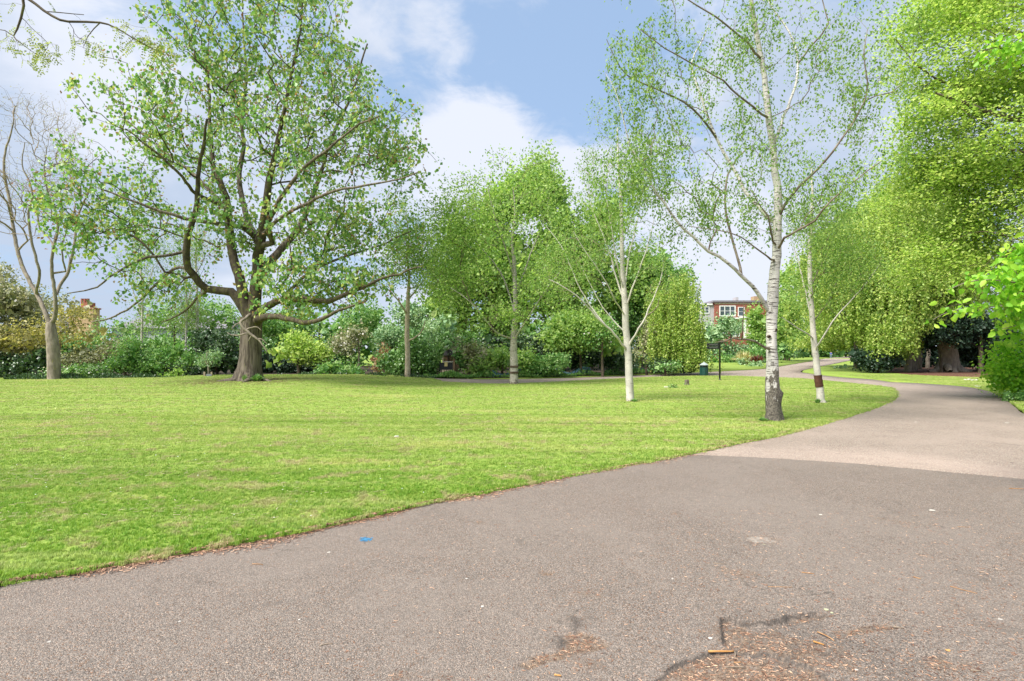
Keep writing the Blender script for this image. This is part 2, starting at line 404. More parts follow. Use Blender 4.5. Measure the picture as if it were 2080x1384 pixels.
def grass_blade_mat():
    m, t = new_mat('grass_blades'); g = t.nodes.new('ShaderNodeNewGeometry'); pos = g.outputs['Position']
    mp = t.nodes.new('ShaderNodeMapping'); mp.inputs['Scale'].default_value = (.35, 1.3, 1); mp.inputs['Rotation'].default_value = (0, 0, .12)
    t.links.new(pos, mp.inputs[0])
    a = noise_n(t, mp.outputs[0], .8, 6, .6, .4); c = noise_n(t, pos, 2.2, 5, .65, .3)
    oi = t.nodes.new('ShaderNodeObjectInfo')
    sp = t.nodes.new('ShaderNodeSeparateXYZ'); t.links.new(pos, sp.inputs[0])
    c1 = mix_c(t, oi.outputs['Random'], (.12, .29, .02), (.34, .48, .07))
    f = math_n(t, 'ADD', maprange(t, a, .47, .70, 0, .62), math_n(t, 'MULTIPLY', math_n(t, 'SUBTRACT', oi.outputs['Random'], .5), .5), clamp=True)
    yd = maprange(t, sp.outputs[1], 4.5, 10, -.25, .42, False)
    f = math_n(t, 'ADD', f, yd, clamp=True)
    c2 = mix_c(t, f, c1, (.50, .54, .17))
    c3 = mix_c(t, maprange(t, c, .51, .63, 0, .85), c2, (.50, .41, .23))
    lg = noise_n(t, mp.outputs[0], .35, 3, .6); c3 = mix_c(t, maprange(t, lg, .35, .65, .0, .35), c3, (.19, .33, .03))
    m2 = t.nodes.new('ShaderNodeMapping'); m2.inputs['Scale'].default_value = (.16, 2.6, 1); m2.inputs['Rotation'].default_value = (0, 0, .10); t.links.new(pos, m2.inputs[0])
    sr = noise_n(t, m2.outputs[0], .9, 5, .65, .2); c3 = mix_c(t, maprange(t, sr, .52, .68, 0, .5), c3, (.60, .60, .26)); c3 = mix_c(t, maprange(t, sr, .34, .46, .45, 0), c3, (.10, .20, .015))
    vd = t.nodes.new('ShaderNodeVectorMath'); vd.operation = 'DISTANCE'; t.links.new(pos, vd.inputs[0]); vd.inputs[1].default_value = (-11.9, 25.2, .2)
    wr = math_n(t, 'MULTIPLY', maprange(t, vd.outputs['Value'], .8, 4.5, 1, 0), maprange(t, noise_n(t, pos, 1.6, 4, .65), .38, .58)); c3 = mix_c(t, wr, c3, (.26, .19, .10))
    d = t.nodes.new('ShaderNodeBsdfPrincipled'); d.inputs['Roughness'].default_value = .5; d.inputs['Specular IOR Level'].default_value = .3
    t.links.new(c3, d.inputs['Base Color']); tl = t.nodes.new('ShaderNodeBsdfTranslucent'); t.links.new(c3, tl.inputs[0])
    ms = t.nodes.new('ShaderNodeMixShader'); ms.inputs[0].default_value = .4
    t.links.new(d.outputs[0], ms.inputs[1]); t.links.new(tl.outputs[0], ms.inputs[2]); out(t, ms.outputs[0]); return m
def asphalt_mat(name, base, hi, grit=90, wear=False):
    m, t = new_mat(name); g = t.nodes.new('ShaderNodeNewGeometry'); pos = g.outputs['Position']
    v = t.nodes.new('ShaderNodeTexVoronoi'); v.inputs['Scale'].default_value = grit; t.links.new(pos, v.inputs['Vector'])
    hs = t.nodes.new('ShaderNodeSeparateColor'); t.links.new(v.outputs['Color'], hs.inputs[0])
    big = noise_n(t, pos, .55, 5, .6, .4); mid = noise_n(t, pos, 7, 6, .7); fine = noise_n(t, pos, 160, 3, .7)
    c = mix_c(t, maprange(t, hs.outputs[0], .1, .95, 0, 1, False), tuple(b*.52 for b in base), tuple(b*1.44 for b in base))
    c = mix_c(t, maprange(t, hs.outputs[1], .86, .93), c, hi)
    c = mix_c(t, maprange(t, hs.outputs[2], .90, .94), c, (.16, .085, .045))
    c = mix_c(t, maprange(t, hs.outputs[2], .0, .10, .7, 0), c, (.025, .025, .028))
    c = mix_c(t, maprange(t, big, .35, .7, 0, .5), c, tuple(b*1.3 for b in base))
    c = mix_c(t, maprange(t, mid, .5, .75, 0, .35), c, tuple(b*.6 for b in base))
    ce = t.nodes.new('ShaderNodeTexVoronoi'); ce.feature = 'DISTANCE_TO_EDGE'; ce.inputs['Scale'].default_value = .9
    wv = t.nodes.new('ShaderNodeVectorMath'); wv.operation = 'ADD'; t.links.new(pos, wv.inputs[0])
    wn = t.nodes.new('ShaderNodeTexNoise'); wn.inputs['Scale'].default_value = 3.5; wn.inputs['Detail'].default_value = 6; t.links.new(pos, wn.inputs['Vector']); t.links.new(wn.outputs['Color'], wv.inputs[1]); t.links.new(wv.outputs[0], ce.inputs['Vector'])
    ck = math_n(t, 'MULTIPLY', maprange(t, ce.outputs['Distance'], .0, .012, .75, 0), maprange(t, noise_n(t, pos, .8, 3), .54, .64))
    c = mix_c(t, ck, c, tuple(b*.4 for b in base))
    st = noise_n(t, pos, 1.7, 6, .7, .8); c = mix_c(t, maprange(t, st, .56, .70, 0, .38), c, tuple(b*.55 for b in base)); c = mix_c(t, maprange(t, st, .30, .42, .30, 0), c, tuple(min(1, b*1.5) for b in base))
    if wear:
        w = nd(t, 'ShaderNodeAttribute', attribute_name='wear'); dk = nd(t, 'ShaderNodeAttribute', attribute_name='tar_shade')
        wc = mix_c(t, maprange(t, noise_n(t, pos, 55, 5, .75), .35, .65), (.085, .06, .045), (.25, .18, .125))
        wf = math_n(t, 'MULTIPLY', w.outputs['Fac'], maprange(t, noise_n(t, pos, 18, 6, .75), .32, .58))
        c = mix_c(t, wf, c, wc)
        c = mix_c(t, dk.outputs['Fac'], c, tuple(b*.42 for b in base))
    b = t.nodes.new('ShaderNodeBsdfPrincipled'); b.inputs['Roughness'].default_value = .82; b.inputs['Specular IOR Level'].default_value = .35
    t.links.new(c, b.inputs['Base Color'])
    h = math_n(t, 'ADD', math_n(t, 'MULTIPLY', v.outputs['Distance'], -1.2), math_n(t, 'ADD', math_n(t, 'MULTIPLY', fine, .3), math_n(t, 'MULTIPLY', mid, .8)))
    bp = t.nodes.new('ShaderNodeBump'); bp.inputs['Strength'].default_value = .75; bp.inputs['Distance'].default_value = .006
    t.links.new(h, bp.inputs['Height']); t.links.new(bp.outputs[0], b.inputs['Normal']); out(t, b.outputs[0]); return m
M_lawn = grass_ground_mat('lawn_turf', .78, .6); M_blade = grass_blade_mat()
M_far = grass_ground_mat('meadow', .78, .5)
M_asph = asphalt_mat('worn_asphalt', (.165, .138, .118), (.34, .265, .215), 165, True)
M_pale = rough_mat('worn_pale_tarmac', (.17, .145, .125), (.28, .245, .21), 30, bump=.4)
M_path = asphalt_mat('pink_gravel_path', (.246, .196, .163), (.36, .33, .27), 110)
M_soil = rough_mat('soil', (.025, .02, .013), (.06, .045, .03), 5, bump=.6, rough=.95)
M_mulch = rough_mat('leaf_mould', (.07, .032, .022), (.13, .065, .04), 4, bump=.6, rough=.95, c3=(.17, .12, .07), s3=22)

def pip(px, py, poly):
    inside = np.zeros(px.shape, bool); n = len(poly); j = n-1
    for i in range(n):
        xi, yi = poly[i]; xj, yj = poly[j]
        c = ((yi > py) != (yj > py)) & (px < (xj-xi)*(py-yi)/(yj-yi+1e-12)+xi)
        inside ^= c; j = i
    return inside
def dens_poly(poly, step, wob=0.0, seed=1):
    r = np.random.default_rng(seed); outp = []
    n = len(poly)
    for i in range(n):
        a = np.array(poly[i]); b = np.array(poly[(i+1) % n]); d = np.linalg.norm(b-a)
        st = max(step, .012*min(a[1], b[1])*2) if step < .3 else step
        k = max(1, int(d/st))
        for t in range(k):
            p = a+(b-a)*t/k
            outp.append(p+r.normal(0, wob, 2)*(1 if t else .3)*min(1, max(.5, p[1]/12)))
    return outp
def smooth_px(pts, k=8):
    P = np.array([G2(*p) for p in pts]); Q = np.vstack([2*P[0]-P[1], P, 2*P[-1]-P[-2]]); o = []
    for i in range(len(P)-1):
        p0, p1, p2, p3 = Q[i:i+4]
        for t in np.arange(k)/k:
            o.append(tuple(.5*((2*p1)+(-p0+p2)*t+(2*p0-5*p1+4*p2-p3)*t*t+(-p0+3*p1-3*p2+p3)*t**3)))
    o.append(tuple(P[-1])); return o
def sheet(name, poly, spacing, zf, mat, wob=.0, step=.5, skirt=.1, kind='structure', seed=1, edge_r=.0):
    B = dens_poly(poly, step, wob, seed); nb = len(B); B = np.array(B)
    x0, y0 = B.min(0); x1, y1 = B.max(0)
    gx, gy = np.meshgrid(np.arange(x0, x1, spacing), np.arange(y0, y1, spacing))
    r = np.random.default_rng(seed); gx = gx+r.uniform(-.15, .15, gx.shape)*spacing
    gx = gx.ravel(); gy = gy.ravel(); ins = pip(gx, gy, [tuple(b) for b in B])
    I = np.stack([gx[ins], gy[ins]], 1)
    if len(I):
        keep = np.ones(len(I), bool)
        for s in range(0, nb, 400):
            d = ((I[:, None, :]-B[None, s:s+400, :])**2).sum(-1).min(1); keep &= d > (spacing*.35)**2
        I = I[keep]
    pts = [Vector(p) for p in B]+[Vector(p) for p in I]
    e = [(i, (i+1) % nb) for i in range(nb)]
    vo, eo, fo, *_ = delaunay_2d_cdt(pts, e, [list(range(nb))], 1, 1e-5)
    V = np.array([(v[0], v[1]) for v in vo]); Z = zf(V[:, 0], V[:, 1])
    V3 = [(x, y, z) for (x, y), z in zip(V, Z)]
    Fc = [tuple(f) for f in fo]
    if skirt:
        # boundary edges
        from collections import Counter
        cnt = Counter()
        for f in Fc:
            for a, b in zip(f, f[1:]+f[:1]): cnt[(min(a, b), max(a, b))] += 1
        dup = {}
        for f in list(Fc):
            for a, b in zip(f, f[1:]+f[:1]):
                if cnt[(min(a, b), max(a, b))] == 1:
                    for q in (a, b):
                        if q not in dup: dup[q] = len(V3); x, y, z = V3[q]; V3.append((x, y, z-skirt))
                    Fc.append((b, a, dup[a], dup[b]))
    me = bpy.data.meshes.new(name); me.from_pydata(V3, [], Fc); me.update()
    bm = bmesh.new(); bm.from_mesh(me); bmesh.ops.recalc_face_normals(bm, faces=bm.faces)
    up = sum(f.normal.z for f in bm.faces)
    if up < 0: bmesh.ops.reverse_faces(bm, faces=bm.faces)
    bm.to_mesh(me); bm.free()
    o = link_mesh(name, me, mat, None, smooth=True); o['kind'] = kind; return o

# one sheet to the horizon
MB().add([(-1500, -300, -.12), (1500, -300, -.12), (1500, 1500, -.12), (-1500, 1500, -.12)], [(0, 1, 2, 3)]).build('ground', M_far)['kind'] = 'structure'

# --- dark asphalt in front, with its broken surface
def noise2(x, y, seed, oct=4, sc=1.0):
    r = np.random.default_rng(seed); s = np.zeros_like(x); a = 1.0
    for o in range(oct):
        for k in range(5):
            th = r.uniform(0, 6.28); f = sc*2**o*r.uniform(.8, 1.3); s += a*np.sin(f*(x*math.cos(th)+y*math.sin(th))+r.uniform(0, 6.28))/5*1.4
        a *= .55
    return s
def wpoly(p): return [G2(*q) for q in p]
def sdf(x, y, poly):
    P = np.array(poly); d = np.full(x.shape, 1e9)
    for a, b in zip(P, np.roll(P, -1, 0)):
        ab = b-a; t = np.clip(((x-a[0])*ab[0]+(y-a[1])*ab[1])/(ab@ab+1e-12), 0, 1)
        d = np.minimum(d, (x-a[0]-t*ab[0])**2+(y-a[1]-t*ab[1])**2)
    d = np.sqrt(d); return np.where(pip(x, y, poly), -d, d)
POT = [  # outline in photograph pixels on the ground, depth
 (wpoly([(1462,1252),(1485,1252),(1505,1262),(1545,1264),(1590,1256),(1604,1248),(1650,1243),(1700,1248),(1640,1262),(1560,1282),(1530,1300),(1528,1318),(1495,1322),(1470,1308),(1464,1280)]), .032),
 (wpoly([(1455,1318),(1500,1325),(1560,1332),(1640,1350),(1700,1384),(1700,1420),(1320,1430),(1335,1385),(1360,1352),(1400,1340)]), .018),
 (wpoly([(1140,1290),(1172,1280),(1230,1296),(1245,1312),(1180,1330),(1120,1345),(1075,1362),(1045,1350),(1090,1330),(1128,1322)]), .011),
 (wpoly([(1510,1085),(1548,1083),(1590,1092),(1578,1104),(1535,1108),(1515,1100)]), .012),
 (wpoly([(1092,1158),(1128,1160),(1122,1170),(1100,1170)]), .007),
 (wpoly([(1690,1280),(1800,1262),(1830,1275),(1760,1286),(1700,1300)]), .007),
]
LUMPS = [(1158,1268,.075,.026),(1126,1308,.062,.022),(1580,1330,.12,.010),(1600,1290,.30,.008),(1760,1335,.22,.008)]
def asph_fields(x, y):
    nz = noise2(x, y, 3, 5, 22.0)*.011
    z = noise2(x, y, 5, 3, .9)*.004+noise2(x, y, 9, 3, 8)*.0012
    wear = np.zeros_like(x); tar_shade = np.zeros_like(x)
    near = (np.abs(x) < 6) & (y < 9)
    for poly, dp in POT:
        if not near.any(): break
        s = sdf(x, y, poly)+nz
        k = np.clip(-s/.012, 0, 1); z -= dp*k*(1+noise2(x, y, 11, 3, 30)*.22)
        wear = np.maximum(wear, np.clip(-s/.02, 0, 1)*(1 if dp > .0125 or dp < .0115 else .3))
        tar_shade = np.maximum(tar_shade, .9*((s > -.013) & (s < .003))*(dp > .015))  # edge shadow put into the colour of the deeper pothole walls
    for px, py, rr, h in LUMPS:
        cx, cy = G2(px, py); d = np.sqrt((x-cx)**2+(y-cy)**2)/rr+nz*14; d = d+noise2(x, y, 17, 4, 40)*.35; b = np.clip(1-d**2, 0, 1)
        z += h*b*(1+.4*noise2(x, y, 18, 2, 90)); tar_shade = np.maximum(tar_shade, np.clip(b*1.5, 0, .36 if rr < .1 else .2)); wear *= np.clip(1-b*4, 0, 1)
    cx, cy = G2(1600, 1350)
    broad = np.exp(-((x-cx)/1.0)**2-((y-cy)/.42)**2); wear = np.maximum(wear, np.clip((noise2(x, y, 21, 4, 7)*.6+broad*.85-.62)*2.2, 0, .85)*(1-tar_shade))
    return z, wear, np.clip(tar_shade, 0, 1)
xs = np.unique(np.concatenate([np.arange(-16, -1, .25), np.arange(-1, 3.6, .016), np.arange(3.6, 30, .35)]))
ys = np.unique(np.concatenate([np.arange(-4, 2.5, .25), np.arange(2.5, 4.0, .016), np.arange(4.0, 6.2, .04), np.arange(6.2, 14, .2)]))
gx, gy = np.meshgrid(xs, ys); zz_, we, ta = asph_fields(gx.ravel(), gy.ravel())
nx, ny = len(xs), len(ys); i = np.arange(ny-1)[:, None]*nx+np.arange(nx-1)[None]
Fq = np.stack([i, i+1, i+nx+1, i+nx], -1).reshape(-1, 4)
me = np_mesh('asphalt', np.stack([gx.ravel(), gy.ravel(), zz_], 1), Fq, attrs={'wear': we, 'tar_shade': ta})
asphalt = link_mesh('asphalt', me, M_asph, smooth=True); asphalt['kind'] = 'structure'

# --- pale path: from the seam round the bend, left to the gate and away up the slope
seam = [(1395,924),(1500,928),(1580,932),(1740,942),(1900,957),(2020,968),(2200,984)]
path_poly = [G2(*p) for p in seam]+[G2(2600, 1000)]+[G2(2400, 850)]+smooth_px([(2180,852),(2085,842),(2062,828),(2035,808),(2003,794),(1960,786),(1900,781),(1850,778),(1810,776.5),(1770,771),(1700,766),(1655,760.5),(1626,755),(1648,748.5),(1690,740),(1735,731.5),(1790,727)], 5)\
  +[G2(1790, 721.5)]+smooth_px([(1740,722.5),(1690,727),(1640,735.5),(1590,744),(1550,750),(1480,754),(1420,757),(1300,762.5),(1200,766.5),(1100,769.5),(1000,771),(940,770),(860,768.5)], 4)\
  +[G2(830, 776), G2(1000, 790), G2(1200, 800), G2(1300, 850)]
sheet('path', path_poly, 1.6, lambda x, y: .006+0*x, M_path, wob=.015, step=.5, skirt=.02)
# bare earth along the edge of the lawn
# --- main lawn
lawn_edge = smooth_px([(-260,1262),(-120,1222),(0,1190),(130,1168),(300,1139),(480,1107),(640,1077),(760,1050),(880,1023),(1000,1000),(1150,970),(1300,943),(1440,917),(1500,903),(1580,888),(1680,861),(1760,837),(1808,818),(1823,805),(1815,790),(1790,785),(1740,780),(1640,770.5),(1560,766.5),(1450,764),(1300,767.5),(1180,773.5),(1080,778),(1000,780.5),(900,778)], 5)
lawn_poly = [(-60, 4.0), (-16, 3.2)]+lawn_edge+[(-5.0, 33.5), (-60, 36.5)]
def lawn_z(x, y):
    x = np.asarray(x, float); y = np.asarray(y, float); E = np.array(lawn_edge); d = np.full(x.shape, 9.)
    for a, b in zip(E[:-1], E[1:]):
        ab = b-a; t = np.clip(((x-a[0])*ab[0]+(y-a[1])*ab[1])/(ab@ab+1e-12), 0, 1); d = np.minimum(d, (x-a[0]-t*ab[0])**2+(y-a[1]-t*ab[1])**2)
    d = np.sqrt(d); return .012+.03*np.clip(d/.35, 0, 1)**.7+hz(x, y)+noise2(x, y, 31, 3, 1.1)*.007*np.clip(d, 0, 1)
lawn = sheet('lawn', lawn_poly, .55, lawn_z, M_lawn, wob=.022, step=.10, skirt=.09)
# --- lawn beyond the left path, with the planting beds on it
far_edge = smooth_px([(1790,720.8),(1740,721.9),(1690,726.2),(1640,734.6),(1590,743),(1550,749),(1480,753),(1420,756),(1300,761.5),(1200,765.3),(1100,768.2),(1000,769.6),(940,768.5),(860,766)], 3)
sheet('far_lawn', far_edge+[(-12, 36), (-12, 60), (-30, 190), (200, 190)], 4, lambda x, y: .02+0*x, M_far, wob=.03, step=.8, skirt=.09)
sheet('verge', smooth_px([(1790,728),(1735,732.5),(1690,741),(1648,749.5),(1630,755),(1655,759.8),(1700,765),(1770,770),(1810,775),(1850,776.8),(1900,779.7),(1960,784.5),(2003,792.5),(2038,806),(2068,826),(2094,841),(2200,850)], 4)+[G2(2400, 838), (70, 60), (70, 130)], 1.5, lambda x, y: .03+0*x+noise2(x, y, 4, 2, 1)*.01, M_lawn, wob=.03, step=.15, skirt=.09)
# bare ground under the beeches
sheet('beech_floor', smooth_px([(1800,757),(1860,763),(1930,766),(2000,768),(2060,772),(2130,780)], 4)+[(70, 32), (70, 75), (50, 75), (33.5, 50)], 2, lambda x, y: .055+0*x+noise2(x, y, 8, 3, 1)*.015, M_mulch, wob=.06, step=.4, skirt=.05)
sheet('planting_bed', smooth_px([(860,767.4),(940,768.2),(1000,769.2),(1100,767.4),(1200,764.6),(1300,760.3),(1380,757.0)], 3)+[(15, 70), (-12, 60), (-12, 36)], 3, lambda x, y: .04+0*x, M_soil, wob=.05, step=.5, skirt=.05)
sheet('hedge_bed', [(-60, 34.6), (-12.5, 33.6), (-5.2, 34.0), (-5.2, 60), (-60, 60)], 3, lambda x, y: .08+0*x, M_soil, wob=.08, step=.6, skirt=.12)

# --- grass blades: geometry-node tufts, denser towards the path
def tuft(name, nb, h, spread, seed, w=.0035):
    r = np.random.default_rng(seed); V = []; Fc = []
    for i in range(nb):
        a = r.uniform(0, 6.28); b = r.uniform(0, spread); c = np.array((b*math.cos(a), b*math.sin(a), 0)); d = r.uniform(0, 6.28)
        hh = h*r.uniform(.5, 1.15); ln = r.uniform(.15, .95)*hh; s = np.array((-math.sin(d), math.cos(d), 0))*w*r.uniform(.7, 1.4); f = np.array((math.cos(d), math.sin(d), 0))
        n = len(V); V += [c-s, c+s, c+f*ln*.4+np.array((0, 0, hh*.62))-s*.7, c+f*ln*.4+np.array((0, 0, hh*.62))+s*.7, c+f*ln+np.array((0, 0, hh))]
        Fc += [(n, n+1, n+3, n+2), (n+2, n+3, n+4)]
    me = bpy.data.meshes.new(name); me.from_pydata([tuple(v) for v in V], [], Fc); me.materials.append(M_blade)
    return bpy.data.objects.new(name, me)
def grass_obj(name, src_pts, dens, tufts, smin, smax, seed):
    """src: (poly, spacing, zf) emitter mesh"""
    poly, sp, zf = src_pts
    o = sheet(name, poly, sp, zf, M_blade, skirt=0, step=.3, kind='stuff', seed=seed)
    ng = bpy.data.node_groups.new(name, 'GeometryNodeTree')
    ng.interface.new_socket('Geometry', in_out='INPUT', socket_type='NodeSocketGeometry'); ng.interface.new_socket('Geometry', in_out='OUTPUT', socket_type='NodeSocketGeometry')
    gi = ng.nodes.new('NodeGroupInput'); go = ng.nodes.new('NodeGroupOutput')
    di = ng.nodes.new('GeometryNodeDistributePointsOnFaces'); di.inputs['Density'].default_value = dens; di.inputs['Seed'].default_value = seed
    ng.links.new(gi.outputs[0], di.inputs['Mesh'])
    # patchy growth
    if True:
        nz = ng.nodes.new('ShaderNodeTexNoise'); nz.inputs['Scale'].default_value = 2.2; nz.inputs['Detail'].default_value = 3
        mr = ng.nodes.new('ShaderNodeMapRange'); mr.inputs[1].default_value = .3; mr.inputs[2].default_value = .55; mr.inputs[3].default_value = dens*.55; mr.inputs[4].default_value = dens
        ng.links.new(nz.outputs['Fac'], mr.inputs[0]); ng.links.new(mr.outputs[0], di.inputs['Density'])
    jn = ng.nodes.new('GeometryNodeJoinGeometry')
    for tf in tufts:
        oi = ng.nodes.new('GeometryNodeObjectInfo'); oi.inputs[0].default_value = tf; oi.inputs['As Instance'].default_value = True
        ng.links.new(oi.outputs['Geometry'], jn.inputs[0])
    ip = ng.nodes.new('GeometryNodeInstanceOnPoints'); ip.inputs['Pick Instance'].default_value = True
    rr = ng.nodes.new('FunctionNodeRandomValue'); rr.data_type = 'FLOAT_VECTOR'; rr.inputs[0].default_value = (-.12, -.12, 0); rr.inputs[1].default_value = (.12, .12, 6.28)
    rs = ng.nodes.new('FunctionNodeRandomValue'); rs.data_type = 'FLOAT'; rs.inputs[2].default_value = smin; rs.inputs[3].default_value = smax
    ng.links.new(di.outputs['Points'], ip.inputs['Points']); ng.links.new(jn.outputs[0], ip.inputs['Instance'])
    ng.links.new(rr.outputs[0], ip.inputs['Rotation']); ng.links.new(rs.outputs[1], ip.inputs['Scale'])
    ng.links.new(ip.outputs[0], go.inputs[0])
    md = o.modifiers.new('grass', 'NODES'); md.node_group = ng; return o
tA = [tuft('grass_tuft', 14, .032, .028, s, .0022) for s in range(4)]
tB = [tuft('grass_tuft', 12, .037, .06, s+10, .0045) for s in range(4)]
tC = [tuft('grass_tuft', 12, .036, .13, s+20, .010) for s in range(4)]
def band(y0, y1):
    """clip of the main lawn polygon between two distances"""
    P = [(p[0]+.02, p[1]-.045) for p in lawn_poly]
    for val, keep_above in ((y0, True), (y1, False)):
        o = []
        for a, b in zip(P, P[1:]+P[:1]):
            ia = (a[1] >= val) == keep_above or a[1] == val; ib = (b[1] >= val) == keep_above or b[1] == val
            if ia: o.append(a)
            if ia != ib:
                t = (val-a[1])/(b[1]-a[1]); o.append((a[0]+(b[0]-a[0])*t, val))
        P = o
    # clip to the width in view
    for sgn in (-1,):
        o = []; lim = lambda p: p[0]+p[1]*1.02+.6 >= 0
        for a, b in zip(P, P[1:]+P[:1]):
            fa = a[0]+a[1]*1.02+.6; fb = b[0]+b[1]*1.02+.6
            if fa >= 0: o.append(a)
            if (fa >= 0) != (fb >= 0):
                t = fa/(fa-fb); o.append((a[0]+(b[0]-a[0])*t, a[1]+(b[1]-a[1])*t))
        P = o
    q = [P[0]]
    for p in P[1:]:
        if (p[0]-q[-1][0])**2+(p[1]-q[-1][1])**2 > 1e-4: q.append(p)
    return q
gz = lambda x, y: lawn_z(x, y)-.004
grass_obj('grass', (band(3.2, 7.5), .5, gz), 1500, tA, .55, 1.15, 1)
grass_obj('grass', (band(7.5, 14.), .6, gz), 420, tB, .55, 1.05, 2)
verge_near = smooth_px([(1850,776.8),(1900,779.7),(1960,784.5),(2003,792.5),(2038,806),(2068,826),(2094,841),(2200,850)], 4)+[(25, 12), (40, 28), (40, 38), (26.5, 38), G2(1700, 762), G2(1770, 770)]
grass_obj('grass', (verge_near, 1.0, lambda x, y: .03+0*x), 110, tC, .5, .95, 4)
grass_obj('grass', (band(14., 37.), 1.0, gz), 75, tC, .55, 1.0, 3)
# ================================================================== TREES
M_bark_dark = rough_mat('grey_brown_bark', (.045, .034, .026), (.22, .18, .145), 3.0, (4.2, 4.2, .5), 1.0, .9, (.15, .15, .05), 6, .60)
M_bark_limb = rough_mat('mossy_bark', (.045, .036, .025), (.12, .095, .065), 3, (2, 2, 1.2), .5, .9, (.13, .14, .03), 3, .56)
M_bark_pale = rough_mat('pale_bark', (.15, .125, .10), (.32, .27, .22), 3, (2.5, 2.5, .8), .5, .9, (.26, .24, .07), 5, .6)
M_branch = rough_mat('thin_birch_bough', (.10, .075, .055), (.24, .20, .155), 4, bump=.3)
M_bark_tan = rough_mat('tan_bark', (.34, .27, .20), (.50, .42, .33), 3, (2.5, 2.5, .8), .5, .9)
M_bark_grey = rough_mat('smooth_grey_bark', (.16, .13, .10), (.28, .24, .19), 3, (2, 2, 1), .4, .85)
M_twig = rough_mat('dark_twig', (.05, .035, .025), (.12, .085, .06), 5, bump=.2)
M_twig_pale = rough_mat('pale_twig', (.20, .15, .10), (.33, .26, .19), 5, bump=.2)
M_twig_birch = rough_mat('birch_twig', (.10, .07, .05), (.22, .17, .13), 5, bump=.2)
M_birch1 = birch_mat('birch_bark_old', 2.0, (.57, .54, .50), (.06, .05, .042), .38, .58)
M_birch2 = birch_mat('birch_bark_young', .25, (.56, .52, .46), (.12, .09, .07), .2, .66)
M_birch3 = birch_mat('birch_bark_grey', .4, (.40, .37, .31), (.10, .08, .06), .3, .60)
L_chest = leaf_mat('chestnut_leaf', (.085, .20, .04), (.19, .34, .06), (.40, .45, .10), .42, rough=.4)
L_bud = leaf_mat('bronze_leaf', (.20, .10, .05), (.28, .17, .07), (.33, .28, .09), .4)
L_birch = leaf_mat('birch_leaf', (.09, .19, .02), (.18, .31, .035), (.30, .42, .07), .5)
L_bright = leaf_mat('bright_spring_leaf', (.12, .24, .025), (.23, .37, .045), (.38, .49, .11), .5)
L_lime = leaf_mat('yellow_green_leaf', (.17, .30, .02), (.33, .46, .06), (.52, .60, .16), .52)
L_weep = leaf_mat('weeping_leaf', (.13, .24, .015), (.29, .41, .04), (.48, .55, .11), .52)
L_mid = leaf_mat('mid_green_leaf', (.07, .19, .025), (.16, .32, .05), (.29, .42, .10), .4)
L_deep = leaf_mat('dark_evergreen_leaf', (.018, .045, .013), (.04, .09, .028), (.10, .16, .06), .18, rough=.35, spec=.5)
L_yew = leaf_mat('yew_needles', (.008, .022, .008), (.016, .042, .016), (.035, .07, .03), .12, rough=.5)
L_shrub = leaf_mat('laurel_leaf', (.05, .14, .025), (.12, .25, .05), (.24, .38, .12), .3, rough=.35, spec=.5)
L_olive = leaf_mat('olive_leaf', (.16, .17, .05), (.30, .28, .06), (.42, .38, .07), .4)
L_buff = leaf_mat('buff_leaf', (.13, .16, .06), (.24, .26, .11), (.38, .36, .19), .35)
L_flower = leaf_mat('white_blossom', (.42, .42, .32), (.60, .58, .50), (.72, .66, .62), .3)
L_fore = leaf_mat('fresh_hazel_leaf', (.13, .33, .012), (.25, .50, .02), (.42, .60, .05), .55, rough=.5, spec=.46, var=.2)
L_grey = leaf_mat('grey_green_leaf', (.10, .21, .07), (.20, .33, .12), (.34, .46, .20), .3)
L_red = leaf_mat('dark_red_blade', (.07, .02, .015), (.13, .035, .025), (.22, .07, .04), .3)
L_cream = leaf_mat('striped_blade', (.20, .22, .06), (.40, .38, .13), (.62, .55, .28), .3)
L_blue = leaf_mat('bluebell', (.07, .18, .09), (.12, .25, .26), (.20, .27, .50), .3)
L_bare = leaf_mat('opening_bud', (.16, .13, .03), (.28, .26, .05), (.42, .40, .08), .35)

def TL(D, pts):
    """traced limb: (px,py,radius px[,offset in depth m]) -> points, radii"""
    P = []; Q = []
    for q in pts:
        d = D+(q[3] if len(q) > 3 else 0); P.append(P3(q[0], q[1], d)); Q.append(q[2]/F*d)
    return P, Q
def crown(root, name, parts, r, mats):
    pass
def add_leaves(root, name, arrs, mat, r, shape='rhomb', kind='stuff', zmin=None):
    C = np.vstack([a[0] for a in arrs]); A = np.vstack([a[1] for a in arrs]); Nn = np.vstack([a[2] for a in arrs]); S = np.concatenate([a[3] for a in arrs])
    if zmin is not None:
        k = C[:, 2] > zmin; C, A, Nn, S = C[k], A[k], Nn[k], S[k]
    o = link_mesh(name, leaf_mesh(name, C, A, Nn, S, shape, r=r), mat, root)
    if kind: o['kind'] = kind
    return o
def hang(P, ln, r, step=.09, sway=.12, size=.05, per=1, lean=None, jit=.85):
    """hanging shoots from points P with lengths ln -> leaf arrays and shoot tubes"""
    Cs = []; As = []; tubes = []
    for p, l in zip(P, ln):
        m = max(2, int(l/step)); t = np.linspace(0, 1, m)
        w = r.normal(0, sway, 2); q = np.zeros((m, 3)); q[:, 2] = -t*l
        q[:, 0] = w[0]*np.sin(t*2.2)*l*.5+r.normal(0, .012, m); q[:, 1] = w[1]*np.sin(t*2.0)*l*.5
        if lean is not None: q[:, :2] += (lean*(1-(1-t[:, None])**2)*l*.3)
        q = q+p; tubes.append(q)
        for _ in range(per): Cs.append(q+r.normal(0, size*jit, q.shape))
    C = np.vstack(Cs); n = len(C); A = rand_dirs(n, r)*.8; A[:, 2] -= .9
    return (C, A, rand_dirs(n, r)+np.array([0, 0, .25]), size*r.uniform(.6, 1.25, n)), tubes
